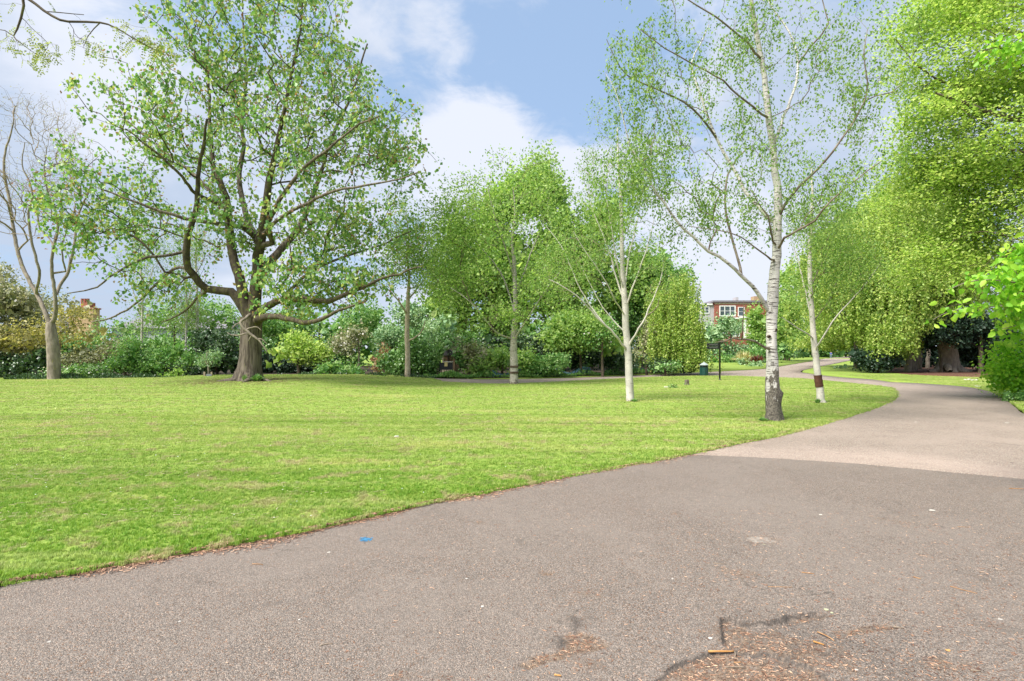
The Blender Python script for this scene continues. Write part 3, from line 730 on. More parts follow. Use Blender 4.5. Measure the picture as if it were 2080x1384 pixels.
def tubes_obj(root, name, tubes, rad, mat, sides=3):
    Vs = []; Fs = []; o = 0
    for q in tubes:
        k = max(2, min(len(q), 5)); idx = np.linspace(0, len(q)-1, k).astype(int); q = q[idx]
        V, Fc = tube(q, np.linspace(rad, rad*.4, len(q)), sides); Vs.append(V); Fs.append(Fc+o); o += len(V)
    ob = link_mesh(name, np_mesh(name, np.vstack(Vs), np.vstack(Fs)), mat, root); ob['kind'] = 'stuff'; return ob

# ---------- the big spreading tree
def big_tree():
    D = 25.6; r = np.random.default_rng(11)
    bx, by, bz = P3(503, 775, D); root = empty('spreading_tree', (bx, by, bz), 'massive old broad-leaved tree with forked grey-brown trunk and roots flaring over the mound', 'tree')
    T = Tree(1)
    T.limb(*TL(D, [(503,780,30),(504,768,26),(507,750,22.5),(509,720,20.5),(510,690,19.5),(511,665,20),(511,645,22)]), seg=.18, jit=.0, ok_from=2)
    def A(pts, okf=.25, jit=.02):
        pts = [(q[0], q[1], q[2]*.86, *q[3:]) for q in pts]; T.limb(*TL(D, pts), seg=.4, jit=jit, ok_from=okf)
    A([(505,648,14),(494,622,13),(470,594,10.5),(445,590,9.5),(420,587,9,-.2),(395,562,8.5,-.5),(379,528,8,-.8),(378,490,7.5,-1),(388,462,6.5,-1.1),(397,430,6,-1.2),(401,395,5.5,-1.3),(404,345,4.5,-1.5),(412,300,3.5,-1.8),(420,240,2.4,-2)])
    A([(505,645,15),(496,610,13),(485,560,11),(474,525,10,.4),(467,480,9.5,.8),(463,435,8.5,1),(458,400,8,1.2),(446,365,7,1.3),(432,330,5.5,1.5),(427,260,4.2,1.8),(424,180,3,2),(420,100,2,2)])
    A([(516,645,16),(518,610,14),(522,565,13),(524,520,12),(531,480,10.5,-.2),(538,440,9.5,-.3),(543,400,8.5,-.5),(550,355,7.5,-.6),(561,300,6,-.8),(576,235,4.5,-1),(590,160,3.5,-1),(606,80,2.6,-1),(616,-20,1.8,-1)])
    A([(526,560,11),(545,535,10,.5),(572,505,8.5,1),(596,478,7.5,1.4),(615,450,6.5,1.8),(633,405,5.5,2),(652,350,4.5,2.2),(672,285,4,2.3),(700,225,3,2.4),(725,160,2.4,2.4),(745,90,1.8,2.4)])
    A([(524,490,8.5),(508,460,7.5,1),(498,430,6.5,1.5),(490,395,6,2),(486,350,5.5,2.4),(494,300,4.5,2.7),(492,240,3.8,3),(500,160,3,3),(494,60,2,3),(490,-30,1.4,3)])
    A([(510,470,7),(496,462,5.5,-.5),(470,456,5,-1),(440,453,4.6,-1.5),(398,450,4.3,-2),(352,437,3.8,-2.4),(303,423,3.3,-2.8),(255,402,2.4,-3),(205,385,1.6,-3.3)])
    A([(512,650,12),(535,628,9,-.6),(562,613,8,-1.2),(590,609,7,-1.6),(622,608,6.8,-2),(652,612,6.5,-2.2),(682,608,5.8,-2.4),(706,596,5.2,-2.5),(736,582,4.5,-2.6),(772,566,3.4,-2.7),(812,556,2.4,-2.8),(860,540,1.4,-3)])
    A([(516,652,12),(538,645,8,-1),(566,643,6.5,-2),(598,651,6,-3),(628,655,5.6,-3.6),(652,648,4.8,-4),(672,637,4,-4.3),(700,628,3,-4.5),(745,612,1.8,-4.7)])
    A([(560,512,7),(545,460,6,-1),(560,420,5.5,-2),(590,375,4.5,-2.6),(630,330,3.8,-3),(670,300,3,-3.3),(715,262,2.4,-3.5),(770,235,1.6,-3.6)])
    A([(383,505,4),(350,518,3.4,-.8),(300,523,3,-1.5),(262,540,2.6,-2),(225,562,2.2,-2.4),(198,583,1.9,-2.6),(172,592,1.6,-2.8),(138,597,1.2,-3)])
    A([(388,545,4),(355,545,3.4,.5),(325,570,3,.9),(296,598,2.6,1.2),(258,630,2.2,1.5),(222,647,1.8,1.7),(186,655,1.2,2)])
    A([(425,590,4),(400,607,3,.8),(385,625,2.6,1.2),(360,642,2,1.5),(330,655,1.2,1.8)])
    A([(560,620,5),(585,595,4,1),(620,560,3.6,2),(665,535,3.2,2.6),(720,515,2.6,3),(780,495,2,3.2),(835,470,1.4,3.4)])
    A([(532,480,5.5),(560,450,4.5,-2),(610,420,4,-3),(660,395,3.4,-3.6),(720,380,2.8,-4),(790,370,2,-4.2),(850,350,1.3,-4.4)])
    A([(463,430,5),(440,400,4.2,2),(400,360,3.6,3),(350,320,3,3.6),(300,280,2.2,4),(250,240,1.6,4)])
    A([(400,400,4),(370,360,3.4,-3),(330,320,2.8,-4),(290,290,2,-4.6),(255,262,1.4,-5)])
    lobes = [(540,150,240,190,0,6),(640,330,200,150,0,6),(400,250,190,170,0,6),(300,350,150,110,0,5),(215,410,120,90,0,4.5),(740,250,130,150,0,4),(790,330,100,110,0,4),
             (760,470,110,80,0,4),(640,470,170,90,0,5),(650,575,150,65,-1,4.5),(620,560,120,60,-2,4),(700,540,130,70,0,4),(600,620,80,30,-2,3),(740,560,95,60,-1,3.5),(270,500,150,80,0,5),(560,60,230,120,0,5),(470,480,110,90,0,3),(170,440,80,90,-1,3),(330,580,120,55,0,3),(480,-60,230,100,0,5)]
    lobes.append((720,620,50,18,-4.2,1)); tp, _ = ell(lobes, 2650, r, D, .1, .2)
    tp = tp[(tp[:, 2] > 1.9)]
    T.grow(tp, bf=.22, seg=.5, arc=.10, jit=.04)
    def fl(z, a):
        h = np.clip((z+.1)/3.0, 0, 1); e = np.clip(1-z/1.1, 0, 1)**2
        return .07*np.sin(3*a+1+z*.5)*(1-h*.5)+.05*np.sin(5*a+2.1-z)+.03*np.sin(9*a+z*2)+e*(.24*np.sin(4*a+.5)+.30*np.cos(a-3.1)+.12*np.sin(7*a)+.1)
    T.build(root, M_bark_dark, M_bark_limb, sides=(28, 12, 4), r0=.0085, ex=2.35, flute=fl, thin_cut=.028)
    for c in root.children:
        if c.name.startswith('limb'): c.data.materials.clear(); c.data.materials.append(M_bark_limb if c.data.vertices[0].co.z < 3.4 else M_bark_dark)
    tips = T.P[T.tips]; nodes = T.P[:T.n][T.r[:T.n] < .02]; pick = nodes[r.random(len(nodes)) < .42]
    A1 = leaves_at(tips, 9, .15, .175, r, 1.0, .4); A2 = leaves_at(pick, 3, .12, .165, r, .9, .4)
    add_leaves(root, 'crown', [A1, A2], L_chest, r, 'wide')
    add_leaves(root, 'bronze_young_leaves', [leaves_at(tips[r.random(len(tips)) < .55], 3, .2, .15, r, .6, .3)], L_bud, r, 'rhomb')
    # surface roots and dead branch
    for pts in ([(495,768,9,-.1),(478,771,7,-.2),(462,775,5,-.3),(440,778,2,-.35)], [(525,768,8,-.2),(540,771,5,-.5),(552,776,2,-.7)], [(505,770,8,-.5),(500,777,5,-.9),(492,782,2,-1.2)]):
        P, Q = TL(D, pts); P = np.array(P); P[:, 2] = hz(P[:, 0], P[:, 1])+np.array(Q)*.3+.02; P, Q = resample(P, Q, .12)
        V, Fc = tube(P, Q, 8); link_mesh('root', np_mesh('root', V, Fc), M_bark_dark, root, True)
    mb = MB()
    dd = D-1.3
    def rod(pts): 
        P, Q = TL(dd, pts); P, Q = resample(P, Q, .12, .01, r); mb.rod(P, Q, 6)
    rod([(508,640,3.5,.6),(498,648,3,.2),(488,655,3.2),(497,668,3),(508,678,2.8),(520,686,2.2),(532,700,1.7),(541,712,1.2),(543,717,.6)])
    rod([(508,676,2),(498,678,1.6),(486,681,1.4),(470,681,1),(462,676,.6)]); rod([(512,680,1.5),(507,688,1.2),(503,694,.6)]); rod([(500,670,1.5),(520,664,1),(532,672,.6)])
    rod([(490,655,1.6),(478,660,1.2),(470,668,.6)]); rod([(522,688,1.2),(533,690,1),(545,702,.5)])
    mb.build('dead_branch', M_bark_pale, root, True)
    return root
big_tree()

# ---------- generic free-standing tree
LIMB_SCALE = {'birch_tree': .56, 'bare_tree': .62, 'thin_tree': .8}
def std_tree(name, label, D, limbs, lobes, nt, bark, twig, leafmat, leaf, per, seed, group=None, cat='tree', sides=(14, 8, 3), r0=.004, ex=2.3, bf=.25, arc=.1, spread=.14, droop=.4,
             hangs=0, hang_len=(.3, 1.0), shell=.15, thin=.02, shape='rhomb', pick_p=.3, zmin=1.0, seg=.4, flute=None, extra=None, hang_step=.07, crown_name='crown'):
    r = np.random.default_rng(seed)
    P0 = P3(limbs[0][0][0], limbs[0][0][1], D); root = empty(name, P0, label, cat, group)
    T = Tree(seed)
    ls = LIMB_SCALE.get(name, 1)
    for i, l in enumerate(limbs):
        if i: l = [(q[0], q[1], q[2]*ls, *q[3:]) for q in l]
        T.limb(*TL(D, l), seg=.12 if i == 0 else .25, jit=.004 if i == 0 else .01, ok_from=.45 if i == 0 else .25)
    tp, _ = ell(lobes, nt, r, D, shell, .2); tp = tp[tp[:, 2] > zmin]
    T.grow(tp, bf=bf, seg=seg, arc=arc, jit=.025)
    T.build(root, bark, twig, sides=sides, r0=r0, ex=ex, thin_cut=thin, flute=flute)
    if name == 'birch_tree':
        for c in [c for c in root.children if c.name.startswith('limb')]:
            a = np.zeros(len(c.data.vertices)*3, np.float32); c.data.vertices.foreach_get('co', a); a = a.reshape(-1, 3)[:sides[1]]; 
            if np.linalg.norm(a-a.mean(0), axis=1).mean() < (.046 if D < 14 else .026): c.data.materials.clear(); c.data.materials.append(M_branch)
    tips = T.P[T.tips]; arrs = []
    if per: arrs.append(leaves_at(tips, per, spread, leaf, r, droop, .5))
    nodes = T.P[:T.n][T.r[:T.n] < thin*.6]
    if pick_p: arrs.append(leaves_at(nodes[r.random(len(nodes)) < pick_p], max(1, per//2), spread*.8, leaf, r, droop, .5))
    if hangs:
        hp = tips[r.random(len(tips)) < hangs]; hp = hp+r.normal(0, .05, hp.shape)
        a, tb = hang(hp, r.uniform(*hang_len, len(hp)), r, hang_step, .15, leaf); arrs.append(a)
        tubes_obj(root, 'hanging_shoots', tb, r0*.5, twig)
    if arrs and leafmat is not None: add_leaves(root, crown_name, arrs, leafmat, r, shape)
    return root, T

# ---------- main birch
def trunk_fl(z, a):
    e = np.clip(1-z/.45, 0, 1)**2
    return .05*np.sin(2*a+z*3)+.04*np.sin(3*a-z*5)+e*(.16*np.sin(5*a)+.2)+.5*np.exp(-((z-.62)/.10)**2)*np.exp(-((np.mod(a+3.14-2.76, 6.28)-3.14)/.5)**2)
DB = 12.9
birch_limbs = [
 [(x_, y_, w_*.88) for x_, y_, w_ in [(1572,860,19),(1571,840,17),(1570,800,15.5),(1568,760,13.5),(1568,720,12.5),(1567,680,12),(1568,640,12),(1570,600,11.5),(1573,560,11),(1577,520,10.5),(1579,490,10),(1579,455,9.5),(1581,420,8.5),(1579,380,8),(1573,340,8),(1570,300,7.5),(1563,250,7),(1557,200,6.5),(1552,150,6),(1541,90,5.5),(1530,30,5),(1520,-40,4),(1508,-130,3)]],
 [(1566,636,8),(1548,608,7.5,-.1),(1528,582,7,-.2),(1505,560,6.5,-.3),(1478,535,6,-.4),(1440,510,5.5,-.5),(1408,482,5,-.6),(1378,455,4.5,-.7),(1350,415,4,-.8),(1325,378,3.5,-.9),(1302,330,3,-1),(1281,300,2.6,-1),(1268,250,2.2,-1.1),(1250,185,1.6,-1.2),(1230,150,1,-1.2)],
 [(1507,560,5,-.3),(1495,515,4.2,.2),(1482,470,4,.4),(1474,430,3.8,.5),(1474,385,3.6,.6),(1480,355,3.3,.7),(1495,325,2.8,.8),(1515,305,2,.9),(1540,290,1.2,1)],
 [(1578,452,8),(1558,438,7.5,.2),(1538,418,7,.3),(1520,398,6.5,.4),(1502,365,6,.5),(1482,330,5.5,.6),(1463,298,5,.7),(1447,262,4.5,.8),(1432,220,4,.9),(1418,180,3.5,1),(1405,128,3.2,1.1),(1422,92,2.4,1.2),(1440,50,1.6,1.2)],
 [(1455,280,4,.7),(1425,240,3.6,.3),(1390,208,3.2,0),(1350,188,2.8,-.2),(1310,172,2.5,-.3),(1272,152,2.2,-.4),(1250,120,1.6,-.5),(1232,80,1.2,-.6)],
 [(1555,238,4),(1530,218,3.6,-.5),(1500,195,3.3,-.8),(1470,165,3,-1),(1435,145,2.8,-1.1),(1400,125,2.6,-1.2),(1350,98,2,-1.3),(1300,60,1.4,-1.4)],
 [(1545,125,4),(1520,90,3.6,-.3),(1490,62,3.2,-.5),(1455,35,2.8,-.7),(1415,12,2.4,-.8),(1370,-20,1.6,-.9)],
 [(1583,440,5.5),(1597,412,5,-.2),(1625,378,4.6,-.4),(1660,345,4.2,-.6),(1690,310,3.8,-.8),(1715,275,3.4,-.9),(1740,238,3,-1),(1757,205,2.8,-1.1),(1762,165,2.4,-1.1),(1755,110,1.8,-1.2),(1762,60,1.2,-1.2)],
 [(1757,207,2.5,-1.1),(1780,195,2,-1.3),(1810,188,1.7,-1.5),(1845,160,1.2,-1.6)],
 [(1570,300,6),(1582,268,5.5,.4),(1593,235,5,.7),(1605,205,4.6,.9),(1618,165,4.2,1.1),(1620,130,3.8,1.2),(1612,85,3.2,1.3),(1590,45,2.8,1.4),(1565,10,2.2,1.4),(1552,-40,1.6,1.5)],
 [(1621,130,3.4,1.2),(1645,98,3,1),(1668,72,2.7,.9),(1683,48,2.4,.8),(1675,18,2,.8),(1665,-20,1.4,.8)],
 [(1583,505,4.5),(1592,486,4.2,-.4),(1620,468,3.8,-.8),(1655,448,3.4,-1.1),(1688,408,3,-1.4),(1735,368,2.4,-1.6),(1790,328,1.6,-1.8)],
 [(1563,712,5),(1545,700,4,-.4),(1525,691,3.5,-.7),(1502,689,3.2,-.9),(1488,686,3,-1),(1470,694,1.8,-1.1),(1452,696,1,-1.2)],
 [(1570,530,3.6),(1555,520,3,-.6),(1530,500,2.6,-.9),(1505,482,2.2,-1.1),(1480,472,1.8,-1.2),(1400,460,1.2,-1.3)],
 [(1572,500,3.6),(1566,470,3,-.6),(1560,440,2.6,-.7),(1545,420,2,-.8),(1530,395,1.2,-.9)],
]
b1, TB = std_tree('birch_tree', 'tall foreground birch with thick white trunk, rough dark foot and wide open crown', DB, birch_limbs,
    [(1330,260,130,170,-.8,1.6),(1430,330,150,150,0,2.4),(1260,330,100,120,-.8,1.4),(1350,430,150,90,-.6,1.8),(1480,440,110,70,.3,1.6),(1650,330,120,100,-.4,1.8),(1620,430,110,70,-.6,1.5),(1430,110,170,110,0,2),(1580,60,110,120,.6,1.6),(1700,120,110,130,0,1.6),(1760,210,80,90,-1,1.2),(1300,130,90,100,-.8,1),(1540,220,70,90,.2,1.4),(1590,330,60,80,0,1.2),(1400,-60,200,80,0,2),(1740,370,70,60,-1.4,1)],
    1500, M_birch1, M_twig_birch, L_birch, .066, 7, 21, group=None, r0=.0022, ex=2.2, spread=.075, droop=.9, hangs=.6, hang_len=(.2, .7), thin=.012, pick_p=.22, flute=trunk_fl, seg=.25, sides=(24, 10, 3), hang_step=.03)
# knots on the trunk
def knot(root, px, py, D, rx, dx, mat):
    c = P3(px, py, D); mb = MB(); v = []; f = []
    n = 12
    prof = [(.0, -.012), (.55, -.015), (.85, .014), (1.1, .006), (1.35, -.03)]
    for k, (rr, z) in enumerate(prof):
        for i in range(n): a = 2*math.pi*i/n; v.append((c[0]+rx*rr*math.cos(a), c[1]-z, c[2]+rx*.85*rr*math.sin(a)))
    for k in range(4):
        for i in range(n): f.append((k*n+i, k*n+(i+1) % n, (k+1)*n+(i+1) % n, (k+1)*n+i))
    mb.add(v, f).build('branch_scar', mat, root, True)
knot(b1, 1563, 684, DB-.135, .035, 0, M_twig); knot(b1, 1577, 670, DB-.125, .028, 0, M_twig)
twg = [[(1487,688,1.3,-1),(1483,680,1,-1),(1479,672,.6,-1)], [(1507,690,1.4,-.95),(1508,670,1.1,-.95),(1510,640,.9,-.9),(1511,610,.5,-.9)], [(1497,688,1,-1),(1500,678,.5,-1)], [(1470,693,1,-1.1),(1458,690,.6,-1.1)], [(1488,687,1,-1),(1478,684,.8,-1.1),(1470,680,.4,-1.1)]]
mb = MB()
for q in twg: P, Q = TL(DB, q); mb.rod(P, Q, 5)
mb.build('dead_shoots', M_twig, b1, True)

# ---------- pale birch with many ascending branches
std_tree('birch_tree', 'slim pale birch with many white ascending branches, standing alone mid-lawn', 17.8,
 [[(1281,822,8.5),(1279,790,8),(1277,740,7.5),(1274,700,7),(1271,660,6.8),(1270,620,6.5),(1267,585,5.5),(1264,540,4.5),(1263,490,4),(1262,440,3.6),(1260,390,3),(1256,330,2.2),(1254,260,1.2)],
  [(1275,712,4.5),(1262,698,4.2,-.2),(1248,680,4,-.4),(1230,662,3.6,-.5),(1212,645,3.3,-.6),(1192,622,3,-.7),(1170,600,2.5,-.8),(1140,580,2,-.9),(1115,568,1.3,-1)],
  [(1230,662,3,-.5),(1205,630,2.6,-.2),(1180,590,2.3,0),(1160,545,2,.1),(1140,500,1.6,.2),(1110,460,1,.2)],
  [(1273,680,3),(1262,668,2.5,.3),(1245,650,2.2,.5),(1225,625,2,.6),(1205,590,1.7,.7),(1180,540,1.2,.8)],
  [(1277,704,4),(1290,680,3.7,-.3),(1305,655,3.4,-.5),(1318,628,3.1,-.6),(1330,600,2.6,-.7),(1340,575,2,-.8),(1348,540,1.2,-.8)],
  [(1310,645,2.4,-.5),(1325,635,2.1,-.7),(1336,622,1.8,-.8),(1338,608,1.2,-.9)],
  [(1270,625,4),(1260,590,3.4,.2),(1250,560,3,.3),(1240,520,2.6,.4),(1225,480,2.2,.5),(1205,430,1.6,.6),(1190,380,1,.6)],
  [(1271,630,3.6),(1283,590,3.2,-.2),(1295,560,2.8,-.3),(1305,530,2.4,-.4),(1318,490,1.8,-.5),(1330,440,1,-.6)],
  [(1268,600,3.4),(1272,560,3,.4),(1278,520,2.6,.6),(1290,470,2.2,.7),(1300,420,1.6,.8),(1308,360,1,.8)],
  [(1267,590,3),(1256,550,2.6,-.3),(1248,500,2.3,-.5),(1238,440,1.8,-.6),(1230,370,1,-.7)],
  [(1270,640,2.6),(1250,612,2.4,-.5),(1235,580,2.1,-.7),(1210,540,1.8,-.9),(1185,505,1.5,-1),(1165,470,1,-1.1)]],
 [(1250,420,100,150,0,2),(1190,470,90,110,0,1.8),(1300,440,70,110,0,1.6),(1140,540,70,70,-.4,1.2),(1330,560,60,70,-.5,1),(1240,300,80,90,0,1.5),(1190,600,60,50,-.3,1)],
 800, M_birch2, M_twig_pale, L_birch, .064, 11, 22, r0=.0026, ex=2.2, spread=.10, droop=.5, hangs=.3, hang_len=(.2, .6), thin=.012, pick_p=.22, seg=.3)

# ---------- birch at the path, dark bands round the trunk
t3, _ = std_tree('birch_tree', 'leafy young birch beside the far path, two dark bands round its trunk', 27.2,
 [[(1045,784,10),(1044,770,8.5),(1044,740,8),(1043,700,7),(1045,660,5.5),(1047,620,5),(1046,580,4.5),(1044,530,4),(1040,490,2.6),(1046,430,1.6),(1042,380,.8)],
  [(1042,690,4),(1030,686,3.2,-.2),(1018,682,3,-.4),(1004,672,2.8,-.6),(990,655,2.5,-.8),(970,630,2.2,-1),(945,605,1.8,-1.2),(915,585,1.2,-1.3)],
  [(1044,690,3.6),(1052,678,3.2,-.3),(1062,662,3,-.5),(1075,642,2.6,-.7),(1092,615,2.2,-.9),(1115,580,1.8,-1),(1140,550,1,-1)],
  [(1046,640,3.5),(1035,600,3,.5),(1020,560,2.8,.8),(1000,530,2.4,1),(975,500,2,1.2),(945,460,1.4,1.4),(920,420,1,1.5)],
  [(1046,600,3.5),(1062,560,3,.5),(1080,510,2.6,.8),(1100,460,2.2,1),(1115,400,1.6,1)],
  [(1044,560,3),(1025,500,2.6,-.5),(1005,440,2.2,-.8),(990,380,1.6,-1)]],
 [(1020,460,110,120,0,4),(940,500,100,110,0,3),(900,560,60,70,0,2),(960,400,80,70,0,3),(1060,640,60,36,0,1.6),(960,650,50,30,-.5,1.5),(1080,500,90,120,0,3),(900,470,70,90,0,2.4),(930,580,80,60,-1,2.5),(1110,590,70,60,-1,2),(1000,370,80,70,0,2.4),(1080,370,80,70,0,2.6),(1010,640,70,35,-1,1.6)],
 1300, M_birch3, M_twig_birch, L_bright, .13, 13, 23, r0=.005, ex=2.3, spread=.26, droop=.4, thin=.02, pick_p=.3, seg=.5)
for y, w in ((757, 8.9), (745, 8.6)):
    c = P3(1044.3, y, 27.2); mb = MB(); mb.lathe((c[0], c[1], c[2]), [(w/F*27.2, -.05), (w/F*27.2+.012, -.04), (w/F*27.2+.012, .04), (w/F*27.2, .05)], 16); mb.build('trunk_band', M_twig, t3)

# ---------- thin tree left of the gate
std_tree('thin_tree', 'slim pale-trunked young tree between the great tree and the gate', 32,
 [[(828,771,7),(828,755,5.6),(828,720,5),(827,690,5),(827,660,4.8),(828,630,4.5),(829,600,3.8),(831,560,2.8),(827,520,2),(830,480,1.3),(824,430,.6)],
  [(830,692,2.4),(840,688,2,-.2),(852,678,1.8,-.3),(860,665,1.5,-.4),(863,652,1,-.4)], [(828,640,2.6),(815,620,2.2,-.4),(800,600,1.8,-.6),(780,580,1.2,-.8)], [(829,610,2.4),(845,590,2,.4),(860,570,1.6,.6),(875,545,1,.8)]],
 [(825,520,60,90,0,2.4),(860,560,50,50,0,2),(790,570,50,40,0,2),(820,440,50,70,0,2),(870,500,50,60,0,2)],
 520, M_bark_tan, M_twig_pale, L_bright, .15, 12, 24, r0=.007, ex=2.3, spread=.3, droop=.4, thin=.03, seg=.6)

# ---------- right birch with the peeled patch
t5, _ = std_tree('birch_tree', 'thin leaning white birch at the bend, brown peeled patch low on its trunk', 17.4,
 [[(1670,824,11),(1667,812,7.6),(1665,790,7),(1661,760,6.6),(1657,725,6),(1653,690,5.8),(1651,660,5.2),(1648,620,4.8),(1646,580,4.5),(1645,540,4.2),(1645,500,3.6),(1648,450,3),(1650,400,2.4),(1648,340,1.4)],
  [(1650,688,3),(1640,678,2.6,-.3),(1622,668,2.3,-.5),(1605,656,1.9,-.6),(1588,645,1.2,-.7)],
  [(1655,712,3.4),(1664,696,3,-.3),(1675,680,2.7,-.5),(1690,655,2.4,-.7),(1712,628,2.1,-.9),(1738,600,1.8,-1),(1760,575,1.3,-1.1),(1785,540,.8,-1.2)],
  [(1648,655,3),(1642,620,2.7,.3),(1633,580,2.4,.4),(1625,545,2,.5),(1612,500,1.3,.6)],
  [(1646,590,2.6),(1655,565,2.2,.3),(1672,530,1.8,.5),(1690,490,1.2,.7)],
  [(1646,660,2.2),(1662,640,1.9,.5),(1685,610,1.6,.8),(1700,570,1.2,1)]],
 [(1650,480,70,110,0,1.6),(1700,560,90,70,-.4,1.6),(1610,570,60,70,.2,1.4),(1680,450,70,80,0,1.4),(1740,540,60,60,-.8,1),(1640,380,50,70,0,1)],
 560, M_birch2, M_twig_birch, L_birch, .07, 13, 25, r0=.0028, ex=2.2, spread=.13, droop=.4, thin=.012, pick_p=.3, hangs=.3, seg=.3)
P_, Q_ = TL(17.4, [(1664.6,786,7.1),(1663.5,780,7.15),(1662,770,7.1),(1661,762,7.0)]); P_, Q_ = resample(P_, Q_, .05)
V_, F_ = tube(P_, Q_+.006+.006*np.sin(np.arange(len(Q_))*2.1), 14); link_mesh('peeled_patch', np_mesh('peeled_patch', V_, F_), rough_mat('inner_bark', (.07, .03, .02), (.13, .06, .04), 6, bump=.5), t5, True)

# ---------- bare tree on the left
std_tree('bare_tree', 'tall almost leafless tree at the left with pale trunk and upswept grey limbs', 31,
 [[(111,778,13),(110,765,12),(109,730,11.5),(107,700,11),(104,675,10),(103,655,7.5)],
  [(101,660,7),(92,635,6.8),(78,605,6.4,.2),(62,575,6,.4),(47,545,5.8,.6),(36,510,5.5,.8),(28,470,5,1),(22,425,4.5,1.2),(15,385,4,1.3),(8,345,3.6,1.3),(12,305,3,1.4),(25,260,2,1.5),(30,215,1.2,1.5)],
  [(72,595,4.5),(80,560,4.2,-.5),(75,530,4,-.7),(66,500,3.8,-.8),(60,465,3.6,-.9),(58,430,3.4,-1),(66,400,3,-1),(60,370,2.4,-1),(45,335,1.8,-1),(50,290,1.2,-1)],
  [(108,658,7),(113,630,6,-.2),(112,600,5.4,-.3),(107,565,5,-.4),(105,530,4.6,-.5),(110,495,4.2,-.6),(118,465,4,-.6),(112,430,3.2,-.7),(98,395,2.6,-.8),(90,350,1.8,-.9),(95,300,1.2,-1)],
  [(112,605,5),(122,580,5,.4),(135,560,4.8,.6),(145,525,4.5,.7),(152,490,4,.8),(155,455,3.5,.9),(165,420,3,1),(180,390,2.2,1),(190,345,1.4,1)],
  [(136,558,3),(128,530,2.6,-.6),(126,500,2.3,-.8),(135,470,1.8,-.9),(150,430,1.2,-1)],
  [(22,425,3),(5,400,2.4,-.5),(-20,370,2,-.8),(-40,330,1.4,-1)]],
 [(60,300,110,110,0,4),(150,340,90,100,0,3),(20,420,70,90,0,3),(140,430,90,70,0,3),(-40,350,80,120,0,3),(90,240,70,50,0,2)],
 2100, M_bark_pale, M_twig_pale, L_bare, .06, 2, 26, r0=.0055, ex=2.15, spread=.10, droop=.1, thin=.02, pick_p=.0, seg=.45, arc=.16, bf=.35)

# ---------- staked sapling
t7, _ = std_tree('sapling', 'small round-headed sapling held between two short stakes left of the great tree', 31.5,
 [[(424,769,2),(424,755,1.8),(423,742,1.6),(421,728,1.2),(420,715,.8)], [(423,745,1.2),(432,735,1),(438,722,.6)], [(423,742,1.2),(414,732,1),(410,720,.6)]],
 [(424,728,23,17,0,.55),(440,722,12,10,0,.4),(410,735,12,10,0,.4)], 110, M_bark_pale, M_twig_pale, L_grey, .11, 9, 27, cat='sapling', r0=.005, spread=.11, thin=.02, zmin=.6, seg=.2)
for x in (415.5, 430):
    c = P3(x, 771, 31.3); MB().box(c[0]-.04, c[0]+.04, c[1]-.04, c[1]+.04, c[2]-.05, c[2]+.42).build('stake', rough_mat('stake_wood', (.24, .18, .13), (.36, .29, .22), 4), t7)
c = P3(424, 771, 31.25); MB().box(c[0]-.15, c[0]+.15, c[1]-.0, c[1]+.02, c[2]+.02, c[2]+.30).build('guard_panel', flat_mat('grey_guard', (.16, .17, .19)), t7)

# ---------- slender birches in the left background
for i, (x, yb, yt, w, lab) in enumerate(((288, 770, 400, 2.6, 'slender background birch behind the hedge, leftmost of three'), (378, 772, 430, 2.6, 'slender background birch with a leaning foot, middle of three'), (400, 770, 450, 3.2, 'grey-trunked background birch right behind the staked sapling'))):
    lean = (0, -9, 6)[i]
    std_tree('background_birch', lab, 37+i, [[(x-lean*.3, yb, w), (x, 700, w*.9), (x+1, 620, w*.75), (x-2, 540, w*.55), (x, yt, w*.3)], [(x, 640, 1.2), (x-15, 600, 1), (x-28, 560, .6)], [(x, 620, 1.2), (x+14, 580, 1), (x+24, 540, .6)]],
      [(x-5, 560, 42, 90, 0, 2), (x+8, 500, 34, 60, 0, 1.6), (x, 640, 34, 40, 0, 1.6)], 210, M_birch2, M_twig_pale, L_birch, .10, 8, 30+i, group='slender birches behind the hedge', r0=.006, spread=.22, droop=.8, thin=.03, hangs=.7, hang_len=(.5, 1.6), hang_step=.11, seg=.6, pick_p=.2)
print('trees', time.time()-T0)

